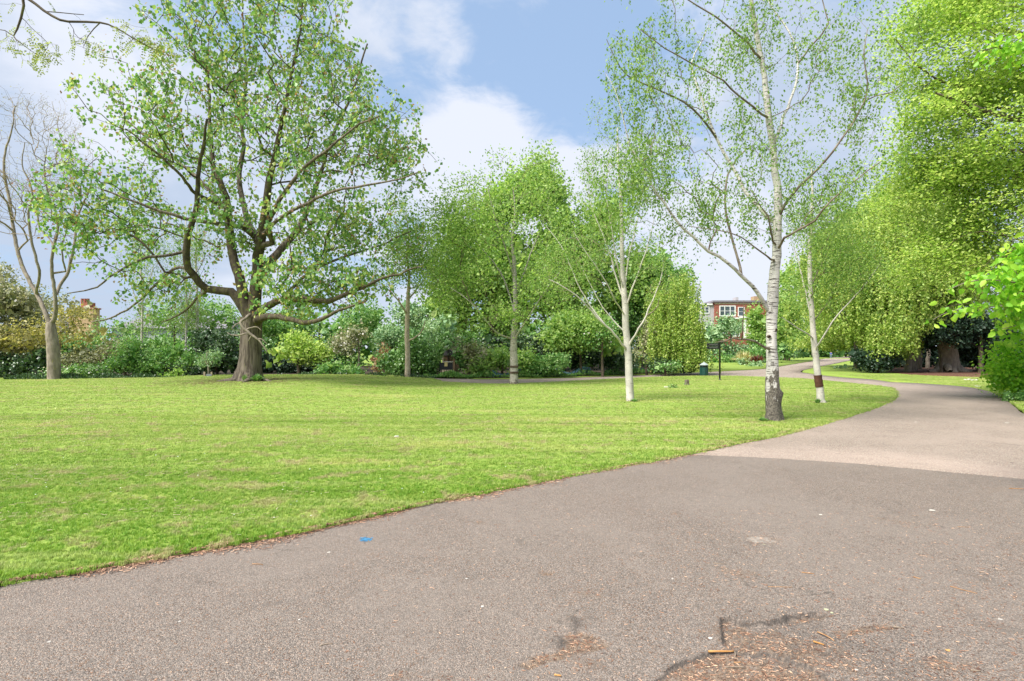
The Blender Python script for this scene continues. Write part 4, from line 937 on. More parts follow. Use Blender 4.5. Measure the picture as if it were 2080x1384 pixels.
# ================================================================== BUSHES
def bush(name, label, lobes, D, dens, leaf_px, mat, seed, cat='shrub', group=None, shell=.35, per=7, shape='wide', flowers=None, stems=None, zmin=.03, up=.35, spread=1.2, core=1.0, kindleaf='stuff', wood=None):
    """lobes (px,py,rx,ry,dD,rd); dens = leaves per pixel^2 of outline area; leaf size in photograph pixels"""
    r = np.random.default_rng(seed); area = sum(math.pi*l[2]*l[3] for l in lobes); size = leaf_px/F*D*.95; dens = dens*1.9
    x = sum(l[0]*l[2]*l[3] for l in lobes)/sum(l[2]*l[3] for l in lobes); root = empty(name, (*( (x-1040)/F*D, D), .05), label, cat, group)
    n = int(area*dens/per)
    P, d = ell(lobes, n, r, D, shell, .55 if cat == 'tree' else .35)
    # clip what would be inside the front of a neighbouring lobe lightly: keep all, it gives depth
    C, A, Nn, S = leaves_at(P, per, size*spread, size, r, .25, up, out_dir=d*.7-np.array([0, .25, 0]))
    o = add_leaves(root, 'foliage', [(C, A, Nn, S)], mat, r, shape, zmin=zmin); 
    if core:
        nc = int(area*dens*.10*core); Pc, dc = ell(lobes, nc, r, D, 0, .1)
        ctr = Pc*0
        a = leaves_at(Pc*1.0, 1, size*.5, size*3.0, r, .1, .1, out_dir=np.tile([0, -1.2, 0], (nc, 1)))
        # pull the inner leaves towards lobe middles
        w = np.array([l[2]*l[3] for l in lobes], float); w /= w.sum(); k = r.choice(len(lobes), nc, p=w); dd = rand_dirs(nc, r)*r.random((nc, 1))**.5*.62
        Lb = np.array([(l[0], l[1], l[2], l[3], l[4] if len(l) > 4 else 0, l[5] if len(l) > 5 else (l[2]+l[3])/2/F*D) for l in lobes])[k]; DD = D+Lb[:, 4]
        CC = np.stack([(Lb[:, 0]-1040)/F*DD+dd[:, 0]*Lb[:, 2]/F*DD, DD+dd[:, 1]*Lb[:, 5]+.15*Lb[:, 5], EYE-(Lb[:, 1]-HY)/F*DD+dd[:, 2]*Lb[:, 3]/F*DD], 1)
        add_leaves(root, 'inner_foliage', [(CC, a[1], a[2], a[3])], mat, r, 'wide', zmin=zmin)
    if flowers:
        fm, frac, fs = flowers; Pf = P[(r.random(len(P)) < frac)]
        add_leaves(root, 'blossom', [leaves_at(Pf, 3, size*.8, fs/F*D, r, 0, .4)], fm, r, 'wide', zmin=zmin)
    # woody frame
    T = Tree(seed); c0 = np.array(((x-1040)/F*D, D, .0)); stx = stems or [(x, 3)]
    T2 = None
    mbv = []
    for sx, sw in stx:
        T = Tree(seed+int(sx)); b = np.array(((sx-1040)/F*D, D, 0.0)); top = P3(sx, np.mean([l[1] for l in lobes]), D)
        T.limb([b, b*.5+top*.5+r.normal(0, .05, 3), top], [sw/F*D, sw*.8/F*D, sw*.4/F*D], seg=.3, ok_from=.25)
        T.grow(P[r.choice(len(P), min(len(P), 70))]*.9+top*.1, bf=.4, seg=.5); T.build(root, wood or M_bark_limb, wood or M_twig, sides=(8, 6, 3), r0=.006, names=('trunk', 'limb', 'twigs'))
    return root
# ---------- left boundary planting, from the left edge to the gate
bush('mixed_shrub', 'tall buff and grey-green shrub against the left edge of the hedge', [(20,620,60,70,0,2.5),(-40,600,70,90,0,2.5),(60,680,50,50,0,2),(0,700,60,50,0,2)], 36, .10, 5, L_buff, 101, per=6, shell=.3, flowers=(L_flower, .10, 5))
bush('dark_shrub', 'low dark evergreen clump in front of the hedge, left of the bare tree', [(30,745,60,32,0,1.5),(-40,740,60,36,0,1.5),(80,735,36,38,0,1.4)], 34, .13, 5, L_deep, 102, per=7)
bush('yellow_shrub', 'airy yellow-tinged shrub spreading round the bare tree trunk', [(120,672,90,40,0,2),(60,690,70,34,0,2),(190,690,60,28,0,1.8),(150,640,60,24,0,1.6)], 35, .045, 5.5, L_olive, 103, per=4, shell=.1, core=.12, wood=M_twig_pale)
bush('yellow_shrub', 'flat-layered olive shrub hanging over the lawn edge at far left', [(20,700,50,28,0,1.5),(-30,690,50,40,0,1.5)], 34, .07, 5, L_olive, 104, per=4, core=.5, wood=M_twig_pale)
bush('buff_shrub', 'buff bronze-leaved shrub between the bare tree and the dark green hedge', [(190,725,55,30,0,1.6),(235,715,35,30,0,1.4),(150,730,40,36,0,1.4)], 35, .12, 4.5, L_buff, 105, per=6)
bush('flowering_shrub', 'low shrub dotted with white flowers at the foot of the bare tree', [(150,757,36,16,0,1),(190,752,26,14,0,1),(110,758,30,15,0,1)], 33.2, .15, 4.5, L_shrub, 106, flowers=(L_flower, .14, 4))
bush('dark_shrub', 'tall dark green shrub left of the slender birches', [(265,720,34,42,0,1.5),(240,745,34,24,0,1.3)], 34, .14, 4.5, L_mid, 107)
bush('green_shrub', 'mid-green shrub beneath the slender birches', [(320,735,38,30,0,1.3),(350,715,34,30,0,1.4),(295,750,26,20,0,1.2),(380,730,26,24,0,1.2)], 34.5, .13, 4.5, L_mid, 108)
bush('dark_shrub', 'blackish evergreen hedge filling the gap behind the slender birches', [(340,758,80,15,0,1),(290,745,50,28,1,1),(390,752,50,22,1,1)], 36.5, .16, 5, L_deep, 109)
bush('dark_shrub', 'big dark evergreen just left of the great trunk', [(450,700,40,45,0,2),(430,735,40,34,0,1.8),(475,735,28,34,0,1.5),(415,690,30,34,0,1.5)], 36, .15, 5, L_deep, 110)
bush('background_shrub', 'soft green trees rising behind the slender birches', [(330,640,90,44,0,3),(250,670,60,30,0,3),(430,640,70,46,0,3),(200,690,50,24,0,2),(480,660,40,44,0,2.5)], 46, .075, 4.5, L_mid, 111, cat='trees', shell=.2, core=.35)
bush('background_shrub', 'low twiggy greenery behind the bare tree', [(60,640,70,50,0,3),(140,620,50,30,0,2.5),(-20,560,50,60,0,2.5)], 48, .06, 5, L_buff, 112, cat='trees', shell=.2, core=.5)
for i, (x, y, rx, ry, lab) in enumerate(((340, 765, 20, 7, 'tiny bright shrub at the lawn edge left of the sapling'), (362, 757, 10, 10, 'tiny upright shrub at the lawn edge beside the sapling'))):
    bush('small_shrub', lab, [(x, y, rx, ry, 0, .4)], 32.8, .2, 4, L_bright, 115+i, per=5)
# right of the great trunk
bush('maple_shrub', 'bright yellow-green spreading maple right of the great trunk', [(580,715,50,20,0,1.8),(630,712,55,20,0,1.8),(600,690,55,18,0,1.6),(560,735,26,14,0,1.2),(650,725,36,16,0,1.4),(610,728,50,14,0,1.6)], 36, .11, 5.5, L_lime, 120, cat='tree', shell=.2, stems=[(607, 4)], core=.5)
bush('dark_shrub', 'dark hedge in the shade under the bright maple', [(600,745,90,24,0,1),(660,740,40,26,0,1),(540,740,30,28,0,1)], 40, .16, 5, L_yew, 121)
bush('background_shrub', 'olive and green trees behind the bright maple', [(600,655,90,40,0,3),(680,670,60,44,0,3),(740,650,60,50,0,3),(540,660,40,40,0,2.5)], 44, .085, 5, L_mid, 122, cat='trees', shell=.3)
bush('blossom_tree', 'white-blossomed shrub with a leaning grey stem under the long lower limb', [(712,690,36,30,0,1.6),(735,672,26,22,0,1.3),(690,705,28,20,0,1.3)], 37, .10, 4.5, L_buff, 123, cat='tree', flowers=(L_flower, .5, 5), core=.4, stems=[(728, 2.2)], wood=M_bark_grey)
bush('green_shrub', 'low mid-green shrub at the lawn edge below the white blossom', [(690,752,50,14,0,1),(670,748,30,12,0,1),(720,756,30,10,0,1)], 34.2, .16, 5, L_mid, 124)
bush('red_shrub', 'small reddish-brown shrub deep in the hedge right of the blossom', [(770,740,16,26,0,.8),(778,715,12,18,0,.8)], 36.5, .14, 4.5, L_bud, 125, core=.8)
bush('laurel_shrub', 'large rounded glossy laurel left of the gate', [(800,735,42,34,0,1.6),(850,720,46,44,0,1.8),(865,745,36,26,0,1.4),(810,755,40,16,0,1.3),(838,695,34,30,0,1.6)], 35, .16, 5, L_shrub, 126)
bush('green_shrub', 'mid-green shrub rising behind the glossy laurel', [(790,690,40,36,0,1.6),(880,680,36,40,0,1.8),(905,660,36,44,0,1.8)], 39, .11, 5, L_grey, 127, shell=.3)
bush('background_shrub', 'pale green shrubs seen between the trunks above the laurel', [(840,640,50,36,0,2),(900,625,40,40,0,2)], 46, .08, 5, L_grey, 128, cat='trees', shell=.2)
# around and right of the gate
bush('climber', 'ivy arching over the dark gate', [(950,695,20,26,1,.8),(905,690,24,14,1.2,.8),(908,700,16,7,0,.5),(930,722,8,20,0,.4),(893,712,8,14,0,.4),(936,735,8,22,0,.4)], 34.6, .22, 4.5, L_shrub, 130, cat='climber', per=5)
bush('bronze_shrub', 'bronze and green mixed shrub right of the gate', [(960,735,28,26,0,1.2),(985,720,34,26,0,1.3),(950,708,20,20,0,1)], 34.8, .14, 4.5, L_buff, 131, flowers=(L_bright, .4, 5))
bush('yellow_green_shrub', 'golden-green leafy shrub behind the banded birch', [(1010,725,36,34,0,1.4),(975,745,28,18,0,1.1),(1060,730,34,30,0,1.4)], 34.6, .13, 5.5, L_bright, 132)
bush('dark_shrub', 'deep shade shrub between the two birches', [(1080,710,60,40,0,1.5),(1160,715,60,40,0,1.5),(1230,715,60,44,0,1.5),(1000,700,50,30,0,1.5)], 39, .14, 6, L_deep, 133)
bush('green_shrub', 'leafy shrub at the path edge right of the banded birch', [(1090,742,36,20,0,1.1),(1130,735,34,22,0,1.1),(1070,755,24,10,0,.8)], 34.6, .16, 5, L_mid, 134)
bush('lime_shrub', 'fresh green overhanging shrub behind the pale birch', [(1180,690,66,40,0,2),(1240,700,46,34,0,1.8),(1130,690,46,36,0,1.6),(1200,660,60,36,0,2),(1150,655,50,34,0,1.8)], 36.5, .13, 5, L_bright, 135)
bush('blossom_tree', 'shrub with creamy flowers beside the pale birch trunk', [(1215,690,40,26,0,1),(1240,670,26,22,0,1)], 35.6, .08, 5, L_mid, 136, flowers=(L_flower, .16, 4.5), core=.2)
# tall trees behind
def big(name, label, lobes, D, dens, leaf_px, mat, seed, stems, **k):
    return bush(name, label, lobes, D, dens, leaf_px, mat, seed, cat='tree', stems=stems, zmin=.5, **k)
big('broadleaf_tree', 'tall bright green tree behind the gate, its top clear against the cloud', [(1000,440,60,80,0,4),(1050,400,60,70,0,4),(1010,510,90,80,0,5),(940,570,80,80,0,4),(1060,560,90,80,0,5),(930,480,50,60,0,3),(890,620,50,50,0,3),(1030,630,90,60,0,4),(930,640,50,50,0,3)], 46, .085, 7, L_bright, 140, [(1000, 6)], shell=.35, core=.8)
big('broadleaf_tree', 'second tall bright green tree, behind the pale birch', [(1110,400,60,70,0,4),(1140,480,80,90,0,5),(1200,540,80,80,0,5),(1130,590,80,80,0,5),(1230,450,60,70,0,4),(1180,640,70,50,0,4),(1090,370,50,50,0,3),(1290,560,60,60,0,4),(1250,600,60,60,0,4)], 47, .085, 7, L_bright, 141, [(1140, 6)], shell=.35, core=.8)
big('broadleaf_tree', 'dark green round-topped tree between the pale birch and the weeping willow', [(1300,600,60,70,0,4),(1340,570,60,60,0,4),(1280,660,50,60,0,3),(1370,620,40,60,0,3),(1330,540,60,50,0,3),(1380,570,30,50,0,2.4)], 47, .09, 5.5, L_mid, 142, [(1300, 6)], shell=.4)
big('brown_shrub', 'brownish twiggy climber hanging beside the weeping willow', [(1320,690,30,50,0,1.5),(1345,660,24,40,0,1.4),(1300,720,24,24,0,1.2)], 40, .10, 4.5, L_buff, 143, [(1320, 4)], shell=.3, core=.6)
bush('dark_shrub', 'low dark shrub at the foot of the weeping willow', [(1345,742,46,14,0,1),(1395,745,40,10,0,1),(1260,735,40,24,0,1)], 38, .16, 4.5, L_deep, 144)
bush('grey_shrub', 'grey-green shrub mound between the bluebells and the bin', [(1345,746,26,9,0,.8),(1372,742,14,8,0,.7)], 36.8, .2, 4, L_shrub, 145, per=5)
# behind the fingerpost, round the red house
bush('green_shrub', 'feathery grey-green shrub in front of the red brick house', [(1450,690,44,44,0,2),(1500,720,50,24,0,1.6),(1430,725,30,24,0,1.5),(1475,660,34,26,0,1.6)], 82, .13, 4.5, L_grey, 150, shell=.3)
bush('green_shrub', 'mid-green hedge behind the striped grass clump', [(1470,735,50,14,0,1),(1540,725,50,20,0,1.2),(1400,730,30,24,0,1.4)], 80, .16, 4.5, L_mid, 151)
bush('green_shrub', 'bright shrub climbing between the house and the tall birch', [(1545,690,34,34,0,2),(1580,670,34,50,0,2),(1536,648,24,40,0,1.4),(1600,630,36,60,0,2.4)], 84, .11, 5, L_bright, 152, shell=.3)
bush('dark_shrub', 'dark shrub right of the red-leaved clump', [(1560,715,30,18,0,1.4),(1590,712,30,16,0,1.4),(1550,735,20,8,0,1)], 78, .15, 4.5, L_shrub, 153)
bush('blossom_shrub', 'white-flowered shrub right of the tall birch trunk', [(1600,705,14,14,0,.9),(1610,716,14,10,0,.9),(1592,716,10,9,0,.8)], 104, .16, 4.5, L_grey, 154, flowers=(L_flower, .55, 4.5))
bush('small_shrub', 'low grey-green cushion beside the red-leaved clump', [(1534,743,13,6,0,.6),(1523,746,10,4,0,.5),(1545,740,8,5,0,.5)], 60, .3, 3.5, L_grey, 155, per=5)
bush('small_shrub', 'pale green cushion in front of the striped grass clump', [(1507,735,12,6,0,.6)], 67, .3, 3.5, L_grey, 156, per=5)
bush('small_shrub', 'low planting trailing right from the white-flowered shrub', [(1580,728,18,4,0,.7),(1630,722,16,4,0,.7),(1560,730,10,4,0,.5)], 100, .3, 3.5, L_mid, 157, per=5)
bush('small_shrub', 'sparse flowering plant on the grass wedge beyond the bend', [(1700,748,10,3,0,.3),(1712,746,8,3,0,.3)], 52, .25, 3.2, L_grey, 158, per=4, flowers=(L_flower, .2, 2.5))
for i, (x0, x1, D, lab) in enumerate(((1560, 1640, 95, 'distant trees filling the gap above the path, left part'), (1640, 1730, 150, 'distant trees filling the gap above the path, right part'))):
    bush('background_trees', lab, [((x0+x1)/2, 640, (x1-x0)*.62, 70, 0, 6), ((x0+x1)/2+10, 690, (x1-x0)*.6, 30, 0, 5), ((x0+x1)/2, 570, (x1-x0)*.4, 50, 0, 5)], D, .10, 5, L_bright, 160+i, cat='trees', shell=.4)
bush('dark_shrub', 'dark hedge line closing the far end of the path', [(1650,713,60,8,0,2),(1720,711,50,8,0,2)], 155, .3, 4.5, L_deep, 163)

for i, (x0, x1, y, lab, mt) in enumerate(((-90, 120, 690, 'distant green hedge bank behind the left edge shrubs', L_mid), (110, 330, 705, 'distant hedge bank behind the bare tree', L_shrub), (320, 520, 700, 'distant hedge bank behind the sapling', L_mid), (510, 700, 680, 'distant dark hedge bank behind the bright maple', L_shrub), (680, 860, 665, 'distant hedge bank behind the white blossom', L_mid), (840, 1000, 660, 'distant hedge bank behind the gate', L_shrub), (980, 1160, 640, 'distant green bank between the two tall trees', L_mid), (1140, 1400, 630, 'distant green bank behind the pale birch', L_shrub), (1390, 1620, 700, 'distant green bank along the far lawn', L_mid), (1600, 1800, 680, 'distant green bank behind the low weeping beech', L_shrub))):
    w = (x1-x0)/2; cx_ = (x0+x1)/2; rr = np.random.default_rng(900+i)
    bush('hedge_bank', lab, [(cx_+w*t, 714-(714-y)*rr.uniform(.3, .7), w*.36, (714-y)*rr.uniform(.6, .95)+24, 0, 2.4) for t in (-.8, -.4, 0, .4, .8)]+[(cx_+w*t, 742, w*.4, 20, 0, 2) for t in (-.7, 0, .7)], 58 if x0 < 1300 else 150, .055, 6.5, mt, 400+i, cat='hedge', group='distant hedge banks', shell=.45, core=1.0)
bush('green_shrub', 'loose green shrub screening the lower storeys of the red house', [(1500,662,30,14,0,1),(1470,668,30,14,0,1),(1525,655,16,20,0,1),(1440,660,16,18,0,1)], 92, .05, 4.5, L_grey, 159, shell=.1, core=.1)
# ---------- weeping trees
def weeping(name, label, lobes, D, n, leaf_px, mat, seed, ln, stems, step=.10, per=1, bottom=1.2, cat='tree', size_wood=None, bark=None):
    r = np.random.default_rng(seed); x = stems[0][0]; root = empty(name, ((x-1040)/F*D, D, 0), label, cat)
    P, d = ell(lobes, n, r, D, .55, .15); k = (d[:, 2] > -.35); P = P[k]
    P = np.repeat(P[::2], 2, 0)+r.normal(0, .34, (len(P[::2])*2, 3))*[1, 1, .6]
    l = r.uniform(*ln, len(P)); l = np.minimum(l, np.maximum(.25, P[:, 2]-np.where((D == 44) & (1040+P[:, 0]/P[:, 1]*F > 1868), 3.4, np.where((D == 44) & (1040+P[:, 0]/P[:, 1]*F < 1750), 2.3, bottom))*r.uniform(.8, 1.6, len(P))))
    a, tb = hang(P, l, r, step, .10, leaf_px/F*D, per, jit=.45)
    a = (a[0], a[1], a[2], a[3]*.84); add_leaves(root, 'crown', [a], mat, r, 'wide', zmin=.3)
    tubes_obj(root, 'hanging_shoots', tb[::2], .006, M_twig_birch)
    T = Tree(seed)
    for i, (sx, yb, w, yt) in enumerate(stems):
        if i == 0: T.limb(*TL(D, [(sx, yb, w), (sx, yb*.6+yt*.4, w*.7), (sx+4, yt, w*.4)]), seg=.3, ok_from=.3)
        else: T.limb(*TL(D, [(sx, yb, w), ((sx+stems[0][0])/2, (yb+yt)/2, w*.7), (sx, yt, w*.4)]), seg=.4)
    T.grow(P[r.choice(len(P), min(len(P), 160))], bf=.3, seg=.6); T.build(root, bark or M_bark_grey, bark or M_twig, sides=(12, 8, 3), r0=.009)
    return root
weeping('weeping_willow', 'drooping yellow-green willow spilling onto the path verge left of the fingerpost', [(1370,630,40,60,0,2),(1385,680,40,40,0,2),(1350,660,30,50,0,1.8),(1400,710,34,30,-.5,1.6),(1340,600,24,40,0,1.4),(1380,590,30,40,0,1.6)], 39, 720, 4.6, L_weep, 170, (1.0, 3.2), [(1365,745,5,600)], step=.085, per=3, bottom=.25)
weeping('weeping_beech', 'rounded low weeping beech beyond the thin leaning birch', [(1680,680,56,36,0,3),(1650,695,40,26,0,2.5),(1720,675,40,40,0,3),(1745,690,36,26,0,2.5)], 60, 900, 4.8, L_weep, 171, (1.0, 2.6), [(1655,722,6,660)], step=.13, per=4, bottom=2.2)
weeping('weeping_beech', 'huge weeping beech, its curtains of leaves hanging over the dark hollow right of the bend', [(1700,520,60,80,2,4),(1660,600,50,60,2,4),(1740,650,80,40,0,4),(1760,560,90,110,0,5),(1840,520,90,140,0,5),(1800,640,90,60,-1,4),(1720,600,60,70,0,4),(1900,560,70,110,0,4),(1850,440,90,90,0,5),(1820,600,60,50,-1,3),(1780,660,90,40,-1,3.5),(1870,640,50,40,-1,2.5),(1780,470,70,60,0,4)], 44, 4200, 5.2, L_weep, 172, (1.2, 4.2), [(1850,760,12,480),(1870,600,4,420),(1790,620,4,520)], step=.12, per=3, bottom=1.35)
# great grey trunk with spreading roots
root = empty('beech_trunk_tree', P3(1926, 758, 43), 'massive grey beech trunk with spreading roots in the dark hollow', 'tree')
T = Tree(175); T.limb(*TL(43, [(1926,760,27),(1926,752,21),(1926,740,17.5),(1925,720,16.5),(1922,700,15),(1920,660,14),(1915,600,13),(1910,520,9),(1906,430,6)]), seg=.2, ok_from=.6)
for q in ([(1920,640,8),(1900,600,7,1),(1885,540,5,2),(1870,470,3,2)], [(1914,600,8),(1935,560,7,-1),(1955,500,5,-1),(1970,430,3,-1)]): T.limb(*TL(43, q), seg=.4)
tp, _ = ell([(1900,500,90,120,0,4)], 130, np.random.default_rng(5), 43, .2, .2); T.grow(tp, seg=.6)
T.build(root, M_bark_grey, M_twig, sides=(24, 10, 3), r0=.01, flute=lambda z, a: .06*np.sin(3*a+1)+.04*np.sin(5*a+z)+np.clip(1-z/1.3, 0, 1)**2*(.3*np.sin(5*a+.7)+.2*np.sin(3*a)))
for pts in ([(1935,755,9,-.2),(1950,757,6,-.5),(1966,760,2.5,-.8)], [(1912,755,9,-.2),(1900,758,6,-.5),(1886,760,2.5,-.7)], [(1924,756,8,-.6),(1930,761,4,-1.2)], [(1944,750,8,0),(1960,755,5,0),(1975,758,2,-.2)]):
    P, Q = TL(43, pts); P = np.array(P); P[:, 2] = .07+np.array(Q)*.35; P[0, 2] += .25; P, Q = resample(P, Q, .15); V, Fc = tube(P, Q, 8); link_mesh('root', np_mesh('root', V, Fc), M_bark_grey, root, True)
add_leaves(root, 'crown', [leaves_at(tp, 26, .5, .2, np.random.default_rng(6), .6, .3)], L_weep, rng)
# yews and dark hollow
bush('yew_bush', 'dark rounded yew at the left end of the dark hollow', [(1765,735,24,22,0,1.4),(1790,730,24,26,0,1.4),(1815,735,20,22,0,1.3),(1745,722,16,14,0,1)], 41.5, .20, 4.5, L_yew, 180, per=8)
bush('yew_tree', 'broad black-green yew behind the great beech trunk', [(1975,690,60,50,0,3),(2020,670,60,56,0,3),(1930,680,44,40,0,2.5),(2050,710,44,50,0,2.5),(1890,690,34,34,0,2)], 44.5, .14, 5, L_yew, 181, cat='tree', stems=[(1990, 6)])
bush('yew_tree', 'dark yew boughs drooping in front of the great beech trunk', [(1900,675,30,24,0,1),(1930,665,40,26,0,1),(1975,665,44,34,0,1.4),(2020,670,40,40,0,1.4),(1955,690,30,20,0,1)], 41, .17, 4.5, L_yew, 185, cat='tree', stems=[(1992, 5)], per=6)
bush('yew_tree', 'black-green yew wall low in the hollow, right of the great beech trunk', [(2000,725,50,30,0,1.5),(2050,735,44,26,0,1.5),(1960,700,34,30,0,1.5),(2010,690,60,44,0,2),(2070,690,50,50,0,2)], 46, .2, 5, L_yew, 184, cat='tree')
bush('yew_tree', 'deep black foliage closing the back of the hollow', [(1850,720,90,40,0,2),(1970,735,90,34,0,2),(2060,730,60,40,0,2)], 56, .16, 6, L_yew, 182, cat='trees')
for i, (x, D, w, lab) in enumerate(((1862, 50, 7, 'dark trunk inside the hollow, left of the great beech trunk'), (1845, 43.5, 5, 'ivy-clad trunk beneath the hanging curtain of the weeping beech'), (1985, 52, 4, 'thin dark trunk in the hollow, right of the great beech trunk'), (1884, 53, 3, 'thinnest dark stem in the hollow'))):
    b = P3(x, 745, D); b[2] = .03; rt = empty('dark_tree', b, lab, 'tree'); P, Q = resample([b, b+(.1, 0, 2.5), b+(-.1, .1, 6)], [w/F*D*1.4, w/F*D, w/F*D*.6], .3, .02)
    V, Fc = tube(P, Q, 10); link_mesh('trunk', np_mesh('trunk', V, Fc), M_bark_grey, rt, True)
    add_leaves(rt, 'crown', [leaves_at(P[len(P)//2:], 60, .45, .16, np.random.default_rng(i), .3, .4)], L_yew, rng)
bush('golden_sprigs', 'small golden-leaved shrub between roots in the hollow', [(1832,738,8,8,0,.4),(1925,690,30,14,-.5,1)], 42, .04, 4, L_olive, 183, per=4, core=0)
# big lime canopy over the right
def canopy():
    D = 17; r = np.random.default_rng(190); root = empty('lime_tree', (19, 15, 0), 'towering yellow-green tree whose layered canopy fills the upper right of the view', 'tree')
    T = Tree(190); T.limb([(19, 15, 0), (18.8, 15, 4), (18.4, 15.2, 9), (18, 15.5, 14), (17.6, 15.5, 19)], [.55, .42, .36, .26, .12], seg=.5, ok_from=.2)
    for pts in ([(2300,500,9,0),(2180,470,7,0),(2080,430,5,.5),(1990,400,3.5,1),(1920,370,2,1)], [(2300,300,9,0),(2160,260,7,0),(2050,240,5,-.5),(1960,210,3.5,-.8),(1900,190,2,-1)], [(2260,100,8,0),(2140,90,6,1),(2040,60,4.5,1.4),(1950,50,3,1.6),(1880,20,1.8,1.6)],
                [(2290,620,8,0),(2190,560,6,1),(2100,540,4.5,1.5),(2020,510,3,2)], [(2240,-60,8,0),(2120,-60,5,0),(2000,-80,3,0)]):
        T.limb(*TL(D, pts), seg=.5, ok_from=.1)
    lobes = [(1990,120,110,130,0,3),(2080,200,120,160,0,3.5),(1960,260,100,100,0,3),(2040,360,120,120,0,3),(1960,400,90,80,0,2.6),(2090,470,110,100,0,3),(2000,480,90,70,0,2.6),(1930,330,60,60,0,2),(1890,130,60,80,0,2),(2180,300,120,250,0,4),(1950,10,110,90,0,3),(2060,-60,140,100,0,3),(1930,460,70,60,0,2),(1860,430,60,60,1,2.4),(1850,340,50,50,1,2),(1900,540,80,60,1,2.4),(1870,250,40,60,0,1.6),(2140,600,90,60,0,3),(2030,560,60,34,0,2)]
    tp, _ = ell(lobes, 3000, r, D, .25, .25); T.grow(tp, bf=.25, seg=.45, arc=.12)
    T.build(root, M_branch, M_twig, sides=(14, 8, 3), r0=.004, ex=2.3)
    tips = T.P[T.tips]; n = len(tips)
    # leaves in flat sprays
    C, A, Nn, S = leaves_at(tips, 34, .001, .11, r, .25, 2.2)
    off = r.normal(0, 1, C.shape)*np.array([.34, .34, .09]); C = C+off; C[:, 2] -= (off[:, :2]**2).sum(1)*.25
    C2, A2, N2, S2 = leaves_at(T.P[:T.n][(T.r[:T.n] < .012) & (r.random(T.n) < .5)], 4, .13, .10, r, .3, 1.6)
    add_leaves(root, 'crown', [(C, A, Nn, S*.86), (C2, A2, N2, S2*.86)], L_lime, r, 'wide')
    # birch-like outer twigs reaching left into the sky
    lob2 = [(1850,60,50,60,0,1.5),(1820,20,50,40,0,1.2),(1860,230,40,50,0,1.2),(1840,300,30,40,0,1)]
    tp2, _ = ell(lob2, 130, r, D, .1, .2); T2 = Tree(191); T2.limb(*TL(D, [(1960,180,2.2),(1900,160,1.8),(1850,120,1.4),(1820,80,1)]), seg=.3); T2.grow(tp2, seg=.4)
    T2.build(root, M_twig, M_twig, sides=(5, 4, 3), r0=.003, names=('outer_twigs', 'outer_twigs', 'outer_twigs'))
    for c in root.children:
        if c.name.startswith('outer'): c['kind'] = 'stuff'
    add_leaves(root, 'outer_leaves', [leaves_at(T2.P[T2.tips], 12, .16, .10, r, .4, .6)], L_bright, r)
canopy()
# right-hand shrub at the path edge
bush('bright_shrub', 'fresh green bush crowding the path at the right edge', [(2075,740,46,70,0,1.3),(2050,700,34,40,0,1),(2040,750,26,30,0,.8),(2100,680,50,60,0,1.4),(2050,780,22,24,0,.7),(2110,800,50,60,0,1.2),(2085,620,36,50,0,1.2),(2110,560,40,60,0,1.2)], 19.5, .075, 8, L_fore, 195, per=6, shell=.3, shape='wide', core=.15)
bush('small_shrub', 'small dark-leaved shrub at the foot of the bright bush', [(2062,808,22,15,0,.5),(2080,820,20,12,0,.5)], 18.2, .16, 5.5, L_shrub, 196, per=6)
big('broadleaf_tree', 'fresh green tree rising above the weeping beeches, left of the lime canopy', [(1700,500,60,70,0,4),(1760,450,70,70,0,4),(1650,560,50,60,0,4),(1820,400,60,70,0,4),(1720,590,80,60,0,4),(1800,520,80,80,0,4)], 52, .055, 6, L_bright, 174, [(1740, 6)], shell=.3, core=.8)
bush('yew_bush', 'dark evergreen mass behind the bright bush at the right edge', [(2090,720,60,70,0,2),(2120,640,60,80,0,2)], 30, .10, 7, L_yew, 197)

